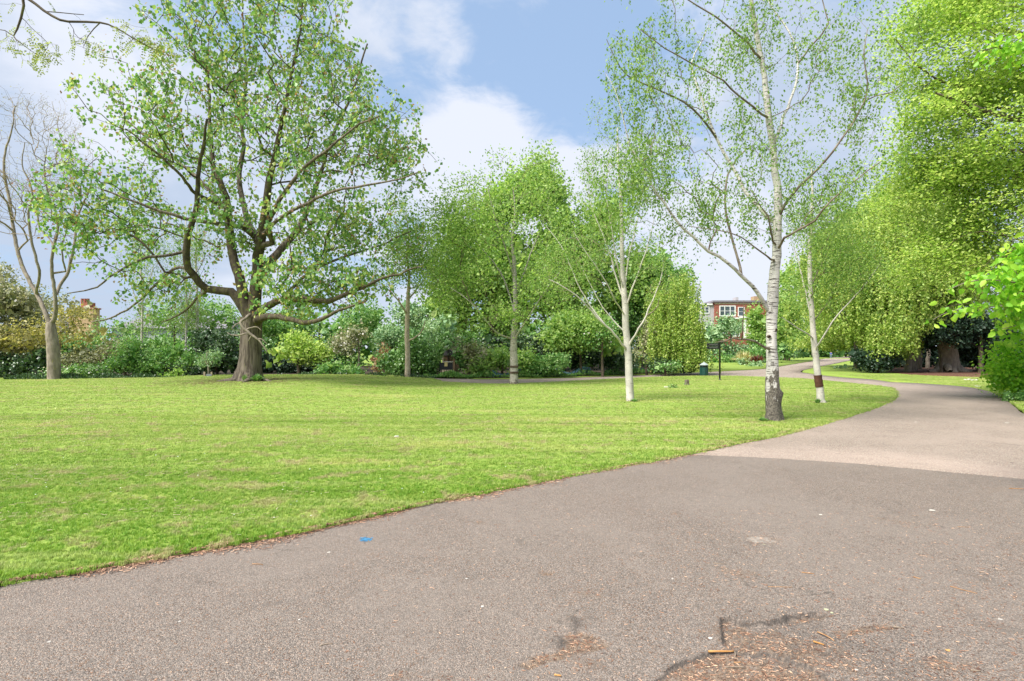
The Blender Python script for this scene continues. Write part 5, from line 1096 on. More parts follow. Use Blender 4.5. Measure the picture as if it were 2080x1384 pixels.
# ---------- overhanging foreground branch with large leaves, right
def fore_branch():
    D = 6.2; r = np.random.default_rng(200)
    root = empty('hazel_branch_tree', (8.6, 6.4, 0), 'leafy branch with large fresh leaves reaching in from the right edge', 'tree')
    T = Tree(200); T.limb([(8.6, 6.4, 0), (8.3, 6.4, 1.5), (7.6, 6.3, 2.6), (7.0, 6.3, 3.2)], [.09, .07, .05, .035], seg=.2, ok_from=.4)
    for l in ([(2180,540,2.6),(2120,565,2,0),(2070,575,1.6,0),(2010,568,1.2,-.1),(1960,575,.9,-.1),(1925,590,.6,-.2)], [(2180,560,2.4),(2110,600,1.9,.2),(2050,620,1.5,.3),(1985,625,1.1,.2),(1930,632,.8,.1),(1895,650,.5,0)],
              [(2150,500,2.4),(2110,520,1.8,.2),(2080,530,1.4,.3),(2050,520,1,.3)], [(2160,620,2.2),(2110,650,1.6),(2070,660,1.2),(2035,668,.7)], [(2150,480,2),(2100,490,1.5),(2065,500,1),(2045,510,.6)]):
        T.limb(*TL(D, l), seg=.15, ok_from=.1)
    lobes = [(2060,560,70,26,0,.4),(1990,570,60,18,0,.3),(1950,625,50,14,0,.25),(2040,610,70,24,0,.4),(2100,520,50,60,0,.5),(2080,650,50,26,0,.3),(2100,600,50,40,0,.4)]
    tp, _ = ell(lobes, 430, r, D, .1, .2); T.grow(tp, seg=.12, arc=.08, jit=.005)
    T.build(root, M_bark_grey, M_twig, sides=(8, 6, 4), r0=.0016, thin_cut=.01)
    nodes = T.P[:T.n][T.r[:T.n] < .006]; C, A, Nn, S = leaves_at(nodes, 3, .04, .08, r, .75, .8)
    # rank by nearness to the picture; the largest in view are single leaf parts
    px = 1040+C[:, 0]/C[:, 1]*F; vis = px < 2085
    ids = np.where(vis)[0]; r.shuffle(ids); single = ids[:300]; rest = np.setdiff1d(np.arange(len(C)), single)
    tv, tf_ = LEAF_SHAPES['oval']; vv = tv*1.0
    mes = []
    for k in range(6):
        m = np_mesh('leaf', vv, tf_, attrs={'rnd': np.full(len(vv), (k+.5)/6)}); m.materials.append(L_fore); mes.append(m)
    for i in single:
        a = unit(A[i]); b = unit(np.cross(Nn[i], a)); z = np.cross(a, b); o = bpy.data.objects.new('leaf', mes[r.integers(6)]); COL.objects.link(o)
        M = Matrix(((a[0], b[0], z[0], C[i, 0]), (a[1], b[1], z[1], C[i, 1]), (a[2], b[2], z[2], C[i, 2]), (0, 0, 0, 1)))@Matrix.Scale(S[i], 4)
        o.parent = root; o.matrix_parent_inverse = Matrix.Translation(root.location).inverted(); o.matrix_basis = M
    ob = link_mesh('foliage', leaf_mesh('foliage', C[rest], A[rest], Nn[rest], S[rest], 'oval', r=r), L_fore, root); ob['kind'] = 'stuff'
    # spray high on the right edge
    T2 = Tree(201); T2.limb(*TL(9.5, [(2200,140,2.4),(2120,118,1.8),(2070,100,1.4),(2020,98,1),(1985,105,.6)]), seg=.2, ok_from=.1)
    tp, _ = ell([(2050,100,60,12,0,.4),(2080,130,30,22,0,.3)], 46, r, 9.5, .1, .2); T2.grow(tp, seg=.15)
    rt = empty('upper_spray_tree', (15.5, 9.5, 0), 'spray of large fresh leaves hanging at the top right edge', 'tree')
    T2.build(rt, M_twig, M_twig, sides=(6, 5, 3), r0=.002, names=('branch', 'branch', 'twigs'))
    P, Q = resample([(15.5, 9.5, 0), (14, 9.5, 4), (11, 9.5, 6.1), (P3(2200, 140, 9.5))], [.12, .09, .05, .02], .4); V, Fc = tube(P, Q, 8); link_mesh('trunk', np_mesh('trunk', V, Fc), M_bark_grey, rt, True)
    add_leaves(rt, 'foliage', [leaves_at(T2.P[T2.tips], 5, .06, .10, r, .7, .6)], L_fore, r, 'oval')
fore_branch()
# ---------- overhanging branch, top left, with paired leaflets
L_olv2 = leaf_mat('robinia_leaflet', (.12, .17, .02), (.24, .30, .03), (.42, .44, .06), .4)
def left_branch():
    D = 6.5; r = np.random.default_rng(210); root = empty('robinia_branch_tree', (-8.8, 5.5, 0), 'overhanging branch with feathery yellow-green leaflets at the top left corner', 'tree')
    T = Tree(210); T.limb([(-8.8, 5.5, 0), (-8.6, 5.6, 3), (-8, 5.8, 5), tuple(P3(-60, -60, D))], [.16, .12, .08, .04], seg=.3, ok_from=2)
    T.limb(*TL(D, [(-60,-60,4),(0,-30,3.6),(45,-8,3.2),(72,6,2.8),(105,32,2.5),(140,45,2.3),(175,44,2.2),(204,45,2),(238,58,1.4),(272,78,1.1),(310,100,.7)]), seg=.12, ok_from=.1)
    T.limb(*TL(D, [(45,-8,2.6),(48,12,2.4),(44,35,2.2),(35,58,1.8),(28,74,1.2),(45,90,.8,-.1),(80,115,.5,-.1)]), seg=.12)
    for l in ([(205,45,1.4),(190,58,1),(178,75,.7),(170,95,.5)], [(28,74,1),(10,62,.8),(-20,58,.6)], [(72,20,1.2),(110,25,1),(170,30,.7)]): T.limb(*TL(D, l), seg=.12)
    tp, _ = ell([(25,30,40,26,0,.3),(70,100,50,36,0,.3),(90,140,20,10,0,.2),(170,80,36,32,0,.3),(140,30,50,14,0,.3),(280,75,50,26,0,.3),(330,100,24,20,0,.2),(0,80,20,20,0,.2)], 120, r, D, 0, .1)
    T.grow(tp, seg=.1, arc=.08, jit=.006); T.build(root, M_bark_limb, M_twig, sides=(8, 7, 3), r0=.0013, thin_cut=.006)
    Cs = []; As = []; Ns = []
    tips = T.P[T.tips]; nodes = T.P[:T.n][(T.r[:T.n] < .0025)]; st = np.vstack([tips, nodes[r.random(len(nodes)) < .10]])
    for p in st:
        d = unit(r.normal(size=3)+np.array([0, 0, -.9])); L_ = r.uniform(.09, .17); s = unit(np.cross(d, r.normal(size=3))); m = 6; nn = np.cross(d, s)
        for i in range(m):
            c = p+d*L_*(i+.7)/m; c[2] -= (i/m)**2*.03
            for sg in (1, -1): Cs.append(c); As.append(s*sg+d*.35); Ns.append(nn)
        Cs.append(p+d*L_*1.1); As.append(d); Ns.append(nn)
    C = np.array(Cs); add_leaves(root, 'crown', [(C, np.array(As), np.array(Ns)+r.normal(0, .3, C.shape), .026*r.uniform(.8, 1.25, len(C)))], L_olv2, r, 'rhomb')
left_branch()
print('bushes', time.time()-T0)

# ================================================================== GROUND PLANTS
def blades(name, label, cx, D, rad, h, n, mat, seed, cat='plant', w=.03, arch=.8, py=None):
    r = np.random.default_rng(seed); x0 = (cx-1040)/F*D; root = empty(name, (x0, D, .03+float(hz(x0, D))), label, cat); V = []; Fc = []; rn = []; z0_ = .03+float(hz(x0, D))
    for i in range(n):
        a = r.uniform(0, 6.28); d = np.array((math.cos(a), math.sin(a), 0)); s = np.array((-d[1], d[0], 0)); L_ = h*r.uniform(.6, 1.1); b = r.uniform(0, rad*.3); ln = r.uniform(.15, 1)*rad; q = []
        for t in (0, .35, .7, 1): z = L_*(t-arch*t**2.6*min(1, ln/rad)); q.append(np.array((x0, D, z0_))+d*(b+ln*t)+np.array((0, 0, z)))
        k = len(V)
        for j, ww in enumerate((.6, 1, .8, .1)): V += [q[j]-s*w*ww, q[j]+s*w*ww]
        for j in range(3): Fc.append((k+2*j, k+2*j+1, k+2*j+3, k+2*j+2))
        rn += [r.random()]*8
    o = link_mesh('blades', np_mesh('blades', V, Fc, attrs={'rnd': rn}), mat, root); o['kind'] = 'stuff'; return root
blades('striped_grass_clump', 'big arching cream-striped sword-leaved clump on the far lawn', 1511, 70, 1.75, 2.1, 300, L_cream, 300, w=.055)
blades('red_grass_clump', 'spiky dark red sword-leaved clump beside the striped one', 1538, 65, 1.05, 1.35, 260, L_red, 301, w=.04, arch=.5)
blades('dark_leaf_plant', 'glossy dark plant at the right foot of the great trunk', 522, 25.0, .35, .42, 90, L_shrub, 302, w=.05, arch=.7)
blades('grass_tuft_plant', 'long grass tuft against the left foot of the great trunk', 497, 24.9, .16, .35, 70, L_mid, 303, w=.01, arch=.2)
blades('weed_tuft', 'weed tuft at the left foot of the foreground birch', 1550, 12.75, .14, .12, 120, L_mid, 304, w=.012, arch=.5)
blades('weed_tuft', 'weed tuft at the foot of the thin leaning birch', 1661, 17.1, .12, .18, 80, L_mid, 305, w=.012, arch=.3)
blades('weed_tuft', 'weeds round the foot of the pale mid-lawn birch', 1289, 17.6, .14, .12, 70, L_mid, 306, w=.012, arch=.4)
def carpet(name, segs, n, mats, seed, size=.12, h=.35):
    r = np.random.default_rng(seed); Ps = []
    for (xa, ya, xb, yb, wd) in segs:
        k = int(n/len(segs)); t = r.random(k); a = np.array(G2(xa, ya)); b = np.array(G2(xb, yb)); p = a+(b-a)*t[:, None]; dz = r.random(k)*wd
        Ps.append(np.stack([p[:, 0], p[:, 1]+dz+.15, r.random(k)*h*(.6+.4*np.sin(p[:, 0]*3))+.03], 1))
    P = np.vstack(Ps); A = rand_dirs(len(P), r)*.5; A[:, 2] += 1; o = link_mesh(name, leaf_mesh(name, P, A, rand_dirs(len(P), r), size*r.uniform(.6, 1.2, len(P)), 'rhomb', r=r), mats, None); o['kind'] = 'stuff'; return o
carpet('bluebells', [(1000,769,1110,767,1.0),(1110,767,1200,764.5,1.0),(1275,760.5,1345,758,1.0)], 9000, L_blue, 310, .14, .5)
carpet('ground_cover', [(860,769,960,769.5,.8),(940,769.5,1100,768.5,1.0),(1100,768.5,1290,762,1.2),(1290,761,1420,756.5,1.2)], 9000, L_mid, 311, .13, .35)
carpet('ground_cover', [(0,774,200,774,1.0),(200,774,330,774,1.0),(560,770,880,773,1.0)], 6000, L_deep, 312, .13, .3)  # dark leaf colour stands in for deep shadow along the shrub bases
# ================================================================== BUILDINGS AND OBJECTS
M_brick = rough_mat('red_brick', (.22, .07, .05), (.33, .12, .09), 4, bump=.2, rough=.85)
M_brick2 = rough_mat('buff_brick', (.30, .20, .12), (.42, .29, .18), 4, bump=.2)
M_white = flat_mat('white_paint', (.72, .72, .70), .5)
M_slate = rough_mat('slate', (.14, .13, .15), (.22, .20, .23), 5, (1, 1, 3), .3)
M_stucco = rough_mat('grey_render', (.34, .32, .34), (.44, .42, .43), 3, bump=.1)
M_stone = rough_mat('pale_stone', (.46, .38, .26), (.60, .52, .40), 3, bump=.3)
M_black = flat_mat('black_iron', (.012, .013, .015), .45)
M_glass = flat_mat('window_glass', (.05, .07, .08), .08, 0, .8)
M_green = flat_mat('bin_green', (.010, .05, .042), .35, 0, .5)
M_timber = rough_mat('weathered_timber', (.14, .085, .05), (.24, .16, .10), 4, (6, 6, .6), .5)
def wx(px, D): return (px-1040)/F*D
def wz(py, D): return EYE-(py-HY)/F*D
def block(root, name, mat, x0, x1, y0, y1, D0, D1, bevel=0, parent=None, Dref=None):
    d = Dref or D0; return MB().box(wx(x0, d), wx(x1, d), D0, D1, wz(y1, d), wz(y0, d)).build(name, mat, parent or root, bevel=bevel)
def window(root, x0, x1, y0, y1, D, cols, bars=1, t=1.1):
    """frame proud of the wall, glass set back inside, mullions and glazing bars as pieces"""
    X0, X1, Z0, Z1 = wx(x0, D), wx(x1, D), wz(y1, D), wz(y0, D); w = t/F*D
    m = MB(); m.box(X0, X0+w, D-.07, D+.02, Z0, Z1).box(X1-w, X1, D-.07, D+.02, Z0, Z1).box(X0+w, X1-w, D-.07, D+.02, Z1-w, Z1).box(X0+w, X1-w, D-.07, D+.02, Z0, Z0+w)
    f = m.build('window', M_white, root)
    for i in range(1, cols):
        x = X0+(X1-X0)*i/cols; MB().box(x-w*.35, x+w*.35, D-.06, D+.015, Z0+w, Z1-w).build('mullion', M_white, f)
    for i in range(bars):
        z = Z0+(Z1-Z0)*(i+1)/(bars+1); MB().box(X0+w, X1-w, D-.05, D+.01, z-w*.2, z+w*.2).build('glazing_bar', M_white, f)
    MB().box(X0+w*.5, X1-w*.5, D-.02, D+.0, Z0+w*.5, Z1-w*.5).build('pane', M_glass, f)
# red brick house
D = 99
h = empty('brick_house', (wx(1470, D), D+4, 0), 'red brick house with white windows glimpsed between the willow and the tall birch', 'house')
MB().box(wx(1452, D), wx(1562, D), D, D+9, 0, wz(614.5, D)).build('wall', M_brick, h)
MB().box(wx(1392, D), wx(1451.8, D), D+.35, D+9, 0, wz(620, D)).build('wall', M_stucco, h)
block(h, 'cornice', M_slate, 1448, 1566, 610.5, 614.3, D-.25, D+9.2); block(h, 'cornice', M_white, 1390, 1447.6, 616.8, 619.8, D+.1, D+9.2)
block(h, 'parapet', M_stucco, 1495, 1500, 604, 610.3, D+.5, D+2)
block(h, 'brick_band', M_stone, 1452, 1562, 616, 618, D-.04, D+.02)
window(h, 1461, 1494, 621, 643, D-.01, 3, 1, 2.0); window(h, 1499, 1512, 624, 643, D-.01, 1, 1, 1.2); window(h, 1423, 1441, 623, 637.5, D+.34, 2, 1, 1.7); window(h, 1398, 1412, 640, 668, D+.34, 2, 1, 1.4)
block(h, 'balcony', M_white, 1484, 1502, 645, 648, D-1.0, D-.02); block(h, 'brick_chimney', M_brick2, 1532, 1546, 602, 614, D+3, D+4.5)
window(h, 1484, 1503, 659, 684, D-.01, 2, 1, 1.8); window(h, 1460, 1478, 660, 684, D-.01, 2, 1, 1.5); window(h, 1425, 1441, 662, 684, D+.34, 2, 1, 1.5)
for x0, x1 in ((1512, 1516), (1521, 1526.5)): block(h, 'pillar', M_white, x0, x1, 646, 690, D-1.6, D-1.3)
block(h, 'porch_wall', M_stone, 1516.2, 1520.8, 648, 690, D-1.5, D-1.35); block(h, 'porch_roof', M_white, 1509, 1529, 643.2, 645.8, D-1.8, D-.02)
# white house at left
D = 62
h = empty('white_house', (wx(330, D), D+4, 0), 'low white house with grey slate roof half hidden behind the left hedge', 'house')
MB().box(wx(228, D), wx(462, D), D, D+8, 0, wz(668, D)).build('wall', flat_mat('white_render', (.66, .66, .68), .7), h)
zr0, zr1 = wz(667.6, D), wz(642, D)
MB().add([(wx(222, D), D-.5, zr0), (wx(468, D), D-.5, zr0), (wx(468, D), D+8.5, zr0), (wx(222, D), D+8.5, zr0), (wx(236, D), D+4, zr1), (wx(452, D), D+4, zr1)], [(0,1,5,4),(1,2,5),(2,3,4,5),(3,0,4),(0,3,2,1)]).build('roof', M_slate, h)
block(h, 'gutter', M_white, 348, 412, 663.4, 665.4, D-.9, D-.65, Dref=D)
for a, b in ((236, 258), (286, 300), (338, 356), (372, 392), (424, 440)): window(h, a, b, 678, 700, D-.01, 2, 1, 1.4)
block(h, 'brick_chimney', M_brick2, 256, 268, 634, 648, D+3.4, D+4.4, Dref=D)
D = 85
h = empty('brick_tower_house', (wx(170, D), D+3, 0), 'tall buff and red brick chimney block rising behind the bare tree', 'building')
MB().box(wx(140, D), wx(189, D), D, D+1.4, 0, wz(628, D)).build('wall', M_brick2, h)
block(h, 'brick_band', M_brick, 139, 190, 625, 628, D-.12, D+1.5); block(h, 'chimney_stack', M_brick, 164, 183, 614.5, 624.8, D+.2, D+1.3)
for x in (167, 173, 179): c = P3(x, 614.4, D+.7); MB().lathe((c[0], c[1], c[2]), [(.22, 0), (.18, .5), (.2, .55)], 10).build('chimney_pot', M_brick, h)
block(h, 'side_wall', M_slate, 120, 139.5, 640, 700, D+.2, D+1.2)
# gate with the lodge front behind it
D = 40
h = empty('lodge', (wx(922, D), D+2, 0), 'small pale stone lodge with dark half-timbered gable glimpsed above the dark gate', 'building')
MB().box(wx(898, D), wx(950, D), D, D+4, 0, wz(694, D)).build('wall', M_stone, h)
MB().prism([(wx(892, D), wz(694, D)+.01), (wx(956, D), wz(694, D)+.01), (wx(924, D), wz(682, D))], D-.2, D+4.2).build('gable', M_stone, h)
window(h, 930, 941, 690, 706, D-.01, 2, 1, .9)
D = 36
h = empty('porch', (wx(910, D), D, 0), 'brown gabled notice shelter seen through the gateway', 'shelter')
MB().prism([(wx(900.5, D), wz(722, D)), (wx(919.5, D), wz(722, D)), (wx(917.5, D), wz(713.5, D)), (wx(912, D), wz(710.5, D)), (wx(903, D), wz(714, D))], D, D+.5).build('roof', M_slate, h)
MB().box(wx(900.5, D), wx(909.3, D), D+.05, D+.45, wz(734, D), wz(722.2, D)).build('panel', M_timber, h); MB().box(wx(910.6, D), wx(919.5, D), D+.05, D+.45, wz(734, D), wz(722.2, D)).build('panel', M_timber, h)
MB().box(wx(909.4, D), wx(910.5, D), D-.03, D+.5, wz(735, D), wz(712, D)).build('post', M_black, h); MB().box(wx(899.5, D), wx(920.5, D), D-.06, D-.04, wz(735.5, D), wz(734.2, D)).build('rail', M_white, h)
for x in (901.5, 918.5): MB().box(wx(x-.5, D), wx(x+.5, D), D+.1, D+.2, 0.02, wz(734.1, D)).build('post', M_timber, h)
D = 34.2
g = empty('garden_gate', (wx(907, D), D, 0.03), 'dark iron gate with solid upper panel and small yellowed notice, ending the far path', 'gate')
block(g, 'upper_panel', M_black, 894, 919, 737, 751.5, D, D+.03)
for x in (893.5, 897.8, 906.5, 915, 919.3): MB().box(wx(x-.45, D), wx(x+.45, D), D-.012, D+.045, .05, wz(736, D) if x in (893.5, 919.3) else wz(751.7, D)).build('bar', M_black, g)
for y in (766,): block(g, 'rail', M_black, 893, 919.8, y, y+1, D-.02, D+.05)
block(g, 'notice', flat_mat('notice_yellow', (.50, .40, .18), .6), 903, 909, 735.5, 744.5, D-.05, D-.02, Dref=D)
g2 = empty('gate_post', (wx(922, D), D, .03), 'tall square timber gate post on the right of the dark gate', 'post')
block(g2, 'post_body', M_timber, 920.2, 923.6, 731, 771, D-.06, D+.08); block(g2, 'post_cap', M_timber, 919.8, 924.0, 729.5, 730.9, D-.08, D+.1)
g3 = empty('timber_stump_post', (wx(928, D), D+.1, .03), 'broad weathered timber panel beside the gate post', 'post')
for a, b, y in ((924.6, 927.0, 740.5), (927.2, 929.8, 739.5), (930.0, 932.4, 741.5)): block(g3, 'board', M_timber, a, b, y, 771, D+.12, D+.17)
# litter bin
D = EYE*F/(764.6-HY); cx = wx(1430, D); z0 = .03
b = empty('litter_bin', (cx, D, z0), 'dark green octagonal park litter bin with pale pointed lid beside the path', 'bin')
s = D/F
MB().lathe((cx, D, z0), [(8.2*s, 0), (8.4*s, .03), (8.4*s, 17*s), (9.0*s, 17.3*s), (9.0*s, 18*s)], 8).build('body', M_green, b, bevel=.005)
for i in range(8):
    a = 2*math.pi*(i+.5)/8; x, y = cx+math.cos(a)*7.85*s, D+math.sin(a)*7.85*s; u = np.array((-math.sin(a), math.cos(a))); o = np.array((math.cos(a), math.sin(a)))*.018
    m = MB(); hw = 2.3*s; m.add([(x-u[0]*hw+o[0]*k, y-u[1]*hw+o[1]*k, z0+zz*s) for zz in (2, 15.5) for k in (0, 1)]+[(x+u[0]*hw+o[0]*k, y+u[1]*hw+o[1]*k, z0+zz*s) for zz in (2, 15.5) for k in (0, 1)], [(0,1,3,2),(4,6,7,5),(0,4,5,1),(2,3,7,6),(0,2,6,4),(1,5,7,3)]).build('side_panel', M_green, b)
for i in range(4):
    a = math.pi/4+i*math.pi/2; x, y = cx+math.cos(a)*7.6*s, D+math.sin(a)*7.6*s; MB().rod([(x, y, z0+18*s), (x, y, z0+21.6*s)], .025, 6).build('lid_post', M_green, b)
MB().lathe((cx, D, z0+18.0*s), [(6.6*s, 0), (6.6*s, 3.4*s)], 8).build('liner', M_black, b)
MB().lathe((cx, D, z0), [(9.4*s, 21.4*s), (9.4*s, 22.2*s), (4.5*s, 25.6*s), (1.0*s, 27.4*s), (.8*s, 28.4*s), (.2*s, 28.8*s)], 8).build('lid', flat_mat('pale_lid', (.28, .32, .31), .4), b, bevel=.004)
MB().lathe((cx, D, z0-.02), [(9.2*s, 0), (8.9*s, .035)], 8).build('plinth', M_slate, b)
# fingerpost
D = EYE*F/(774-HY); s = D/F; cx = wx(1462, D)
p = empty('fingerpost', (cx, D, .03), 'black metal fingerpost with two stacked arms pointing left, on the lawn', 'signpost')
MB().lathe((cx, D, .03), [(3.6*s, 0), (3.6*s, .03), (1.6*s, .05), (1.5*s, .12), (1.9*s, .14), (1.75*s, 76*s), (2.1*s, 76.3*s), (1.8*s, 78*s), (.3*s, 79.5*s)], 10).build('pole', M_black, p, True)
for y0 in (697.6, 703.6):
    z1 = wz(y0, D); z2 = wz(y0+5.5, D); xl, xr = wx(1435, D), cx-.9*s; zm = (z1+z2)/2
    a = MB().prism([(xr, z1), (xl+.05, z1), (xl, zm), (xl+.05, z2), (xr, z2)], D-.03, D+.03).build('sign_arm', M_black, p, bevel=.004)
    MB().box(xl+.14, xr-.10, D-.034, D-.031, zm-.010, zm+.010).build('lettering_line', flat_mat('faded_lettering', (.16, .16, .15)), a)
MB().box(cx-1.4*s, cx+1.4*s, D-.035, D+.035, wz(709.5, D), wz(708.9, D)).build('clamp', M_black, p)
# stump, small shrub beside it, flat pale litter
D = EYE*F/(784-HY); cx = wx(1395, D); s = D/F
st = empty('tree_stump', (cx, D, .03), 'small cut tree stump on the lawn left of the fingerpost', 'stump')
m = MB(); n = 14; r_ = np.random.default_rng(4); prof = [(6.2, 0), (4.6, 2.2), (4.0, 5), (4.2, 10.2), (3.9, 11.0)]; v = []; f = []
wob = r_.uniform(.85, 1.15, n)
for k, (rr, z) in enumerate(prof):
    for i in range(n): a = 2*math.pi*i/n; v.append((cx+rr*s*wob[i]*math.cos(a), D+rr*s*wob[i]*math.sin(a), .02+z*s+(.02*math.sin(a*2) if k >= 3 else 0)))
for k in range(4):
    for i in range(n): f.append((k*n+i, k*n+(i+1) % n, (k+1)*n+(i+1) % n, (k+1)*n+i))
m.add(v, f).build('stump_bark', M_bark_dark, st, True)
MB().lathe((cx, D, .02+10.6*s), [(3.9*s, 0), (3.7*s, .01)], 14).build('cut_face', rough_mat('cut_wood', (.20, .15, .10), (.32, .25, .17), 6), st)
add_leaves(st, 'moss_leaves', [leaves_at(np.array([(cx+.12, D-.1, .05), (cx-.1, D-.12, .06)]), 26, .07, .06, rng, 0, .5)], L_mid, rng)
bush('small_shrub', 'tiny grey-green plant on the lawn left of the stump', [(1368, 786, 7, 4, 0, .16)], EYE*F/(790-HY), .9, 3, L_shrub, 320, per=5, core=.3)
def slab(name, label, cat, px, py, w, d, hgt, mat, seed, z=.05, rot=0.0, n=9):
    r = np.random.default_rng(seed); x, y = G2(px, py); v = []
    for k in (0, 1):
        for i in range(n):
            a = 2*math.pi*i/n; q = r.uniform(.65, 1.1) if k == 0 else 0
            if k == 0: v.append((x+w*q*math.cos(a)*math.cos(rot)-d*q*math.sin(a)*math.sin(rot), y+w*q*math.cos(a)*math.sin(rot)+d*q*math.sin(a)*math.cos(rot), z))
            else: v.append((v[i][0]*.96+x*.04, v[i][1]*.96+y*.04, z+hgt*r.uniform(.5, 1.2)))
    o = MB().add(v, [tuple(range(n))[::-1], tuple(range(n, 2*n))]+[(i, (i+1) % n, n+(i+1) % n, n+i) for i in range(n)]).build(name, mat); return tag(o, label, cat)
M_paper = flat_mat('pale_litter', (.55, .52, .46)); M_palele = flat_mat('pale_leaf', (.44, .46, .28)); M_bluep = flat_mat('blue_spray_paint', (.05, .22, .40)); M_stn = flat_mat('pebble', (.45, .42, .38))
slab('pale_slab', 'flat pale scrap lying on the lawn beside the tiny plant', 'litter', 1354, 789, .16, .10, .02, M_paper, 1)
slab('paper_scrap', 'white scrap of paper on the open lawn', 'litter', 806, 892.5, .045, .06, .012, M_white, 2)
slab('paper_scrap', 'small white scrap on the verge by the bend, below the beech roots', 'litter', 1985, 787, .10, .12, .012, M_white, 3)
for i, (x, y) in enumerate(((1968,773.5),(1975,775),(1962,774),(1982,774.5))): slab('pale_stone', ('white stone in the line on the verge, furthest left', 'white stone in the line on the verge, second', 'white stone in the line on the verge, left middle', 'white stone in the line on the verge, furthest right')[i], 'stone', x, y, .09, .08, .05, M_paper, 4+i)
for i, (x, y, w) in enumerate(((2025, 775, .3), (2017, 781, .22))): slab('grey_boulder', ('large grey stone by the bright bush at the path edge', 'smaller grey stone in front of the large one at the path edge')[i], 'stone', x, y, w*.6, w*.45, w*.4, M_stucco, 10+i)
# blue sprayed mark: overlapping thin blobs of paint
x, y = G2(741, 1096.5); m = MB(); r_ = np.random.default_rng(3)
zb = lambda X, Y: float(asph_fields(np.array([X]), np.array([Y]))[0][0])
for i in range(70):
    a = r_.uniform(0, 6.28); q = abs(r_.normal(0, .019))+.004*(i > 50)*i/20; X, Y = x+q*1.2*math.cos(a), y+q*1.7*math.sin(a); s_ = r_.uniform(.005, .013)*(.4 if i > 50 else 1); zz = zb(X, Y)+.0022+.00004*i
    m.add([(X+s_*math.cos(t)*r_.uniform(.6, 1.3), Y+s_*math.sin(t)*r_.uniform(.6, 1.3), zz) for t in np.linspace(0, 6.28, 8)[:-1]], [tuple(range(7))])
tag(m.build('paint_mark', M_bluep), 'small splash of bright blue spray paint on the asphalt near the grass edge', 'paint mark')
# person on the far path
def person():
    D = EYE*F/(728.6-HY); s = 1.55/1.72; x = wx(1688, D); r0 = empty('person', (x, D, .03), 'distant small figure in a blue jacket and dark trousers on the path going away', 'person')
    J = [((0,0,.92),.15,.11),((0,0,1.12),.14,.11),((0,0,1.34),.18,.12),((0,0,1.46),.07,.07),((0,-.01,1.56),.075,.085),((0,-.01,1.68),.07,.08),
         ((.10,0,.86),.09,.09),((.12,-.06,.48),.065,.065),((.12,.06,.09),.045,.05),((.12,-.08,.04),.04,.04),
         ((-.10,0,.86),.09,.09),((-.12,.10,.48),.065,.065),((-.13,.02,.09),.045,.05),((-.13,-.12,.04),.04,.04),
         ((.21,0,1.38),.06,.06),((.27,.03,1.10),.045,.045),((.22,-.14,.90),.035,.035),((-.21,0,1.38),.06,.06),((-.27,.04,1.10),.045,.045),((-.22,-.12,.90),.035,.035)]
    E = [(0,1),(1,2),(2,3),(3,4),(4,5),(0,6),(6,7),(7,8),(8,9),(0,10),(10,11),(11,12),(12,13),(2,14),(14,15),(15,16),(2,17),(17,18),(18,19)]
    def skin(name, ids, mat, grow=1.0, lo=0):
        ed = [(ids.index(a), ids.index(b)) for a, b in E if a in ids and b in ids]; me = bpy.data.meshes.new(name)
        me.from_pydata([(x+J[i][0][0]*s, D+J[i][0][1]*s, .03+J[i][0][2]*s) for i in ids], ed, []); me.materials.append(mat)
        o = bpy.data.objects.new(name, me); COL.objects.link(o); o.parent = r0; o.matrix_parent_inverse = Matrix.Translation(r0.location).inverted()
        m = o.modifiers.new('skin', 'SKIN')
        for k, i in enumerate(ids): me.skin_vertices[0].data[k].radius = (J[i][1]*s*grow, J[i][2]*s*grow)
        me.skin_vertices[0].data[0].use_root = True; sb = o.modifiers.new('sub', 'SUBSURF'); sb.levels = 1; sb.render_levels = 1
    def skin_mesh(*a, **k): skin(*a, **k)
    for nm, ids, mat, g in (('body', list(range(20)), flat_mat('skin', (.45, .28, .2)), .9), ('jacket', [0,1,2,14,15,17,18], flat_mat('blue_jacket', (.05, .11, .42)), 1.3), ('trousers', [0,6,7,8,10,11,12], flat_mat('grey_trousers', (.16, .22, .28)), 1.25), ('hair', [5], None, 1)):
        if nm == 'hair':
            MB().lathe((x, D+.01, .03+1.60*s), [(.085*s, 0), (.095*s, .06), (.07*s, .13), (.02, .16)], 10).build('hair', M_twig, r0, True); continue
        me = bpy.data.meshes.new('_'); me.from_pydata([(0,0,0)], [], [])
        bpy.data.meshes.remove(me); skin2(nm, ids, mat, g, J, E, x, D, s, r0)
def skin2(name, ids, mat, g, J, E, x, D, s, r0):
    me = bpy.data.meshes.new(name); bm = bmesh.new(); lay = bm.verts.layers.skin.verify()
    vs = []
    for k, i in enumerate(ids):
        v = bm.verts.new((x+J[i][0][0]*s, D+J[i][0][1]*s, .03+J[i][0][2]*s)); v[lay].radius = (J[i][1]*s*g, J[i][2]*s*g); v[lay].use_root = (k == 0); vs.append(v)
    for a, b in E:
        if a in ids and b in ids: bm.edges.new((vs[ids.index(a)], vs[ids.index(b)]))
    bm.to_mesh(me); bm.free(); me.materials.append(mat)
    o = bpy.data.objects.new(name, me); COL.objects.link(o); o.parent = r0; o.matrix_parent_inverse = Matrix.Translation(r0.location).inverted()
    o.modifiers.new('skin', 'SKIN'); sb = o.modifiers.new('sub', 'SUBSURF'); sb.levels = 1; sb.render_levels = 1
person()

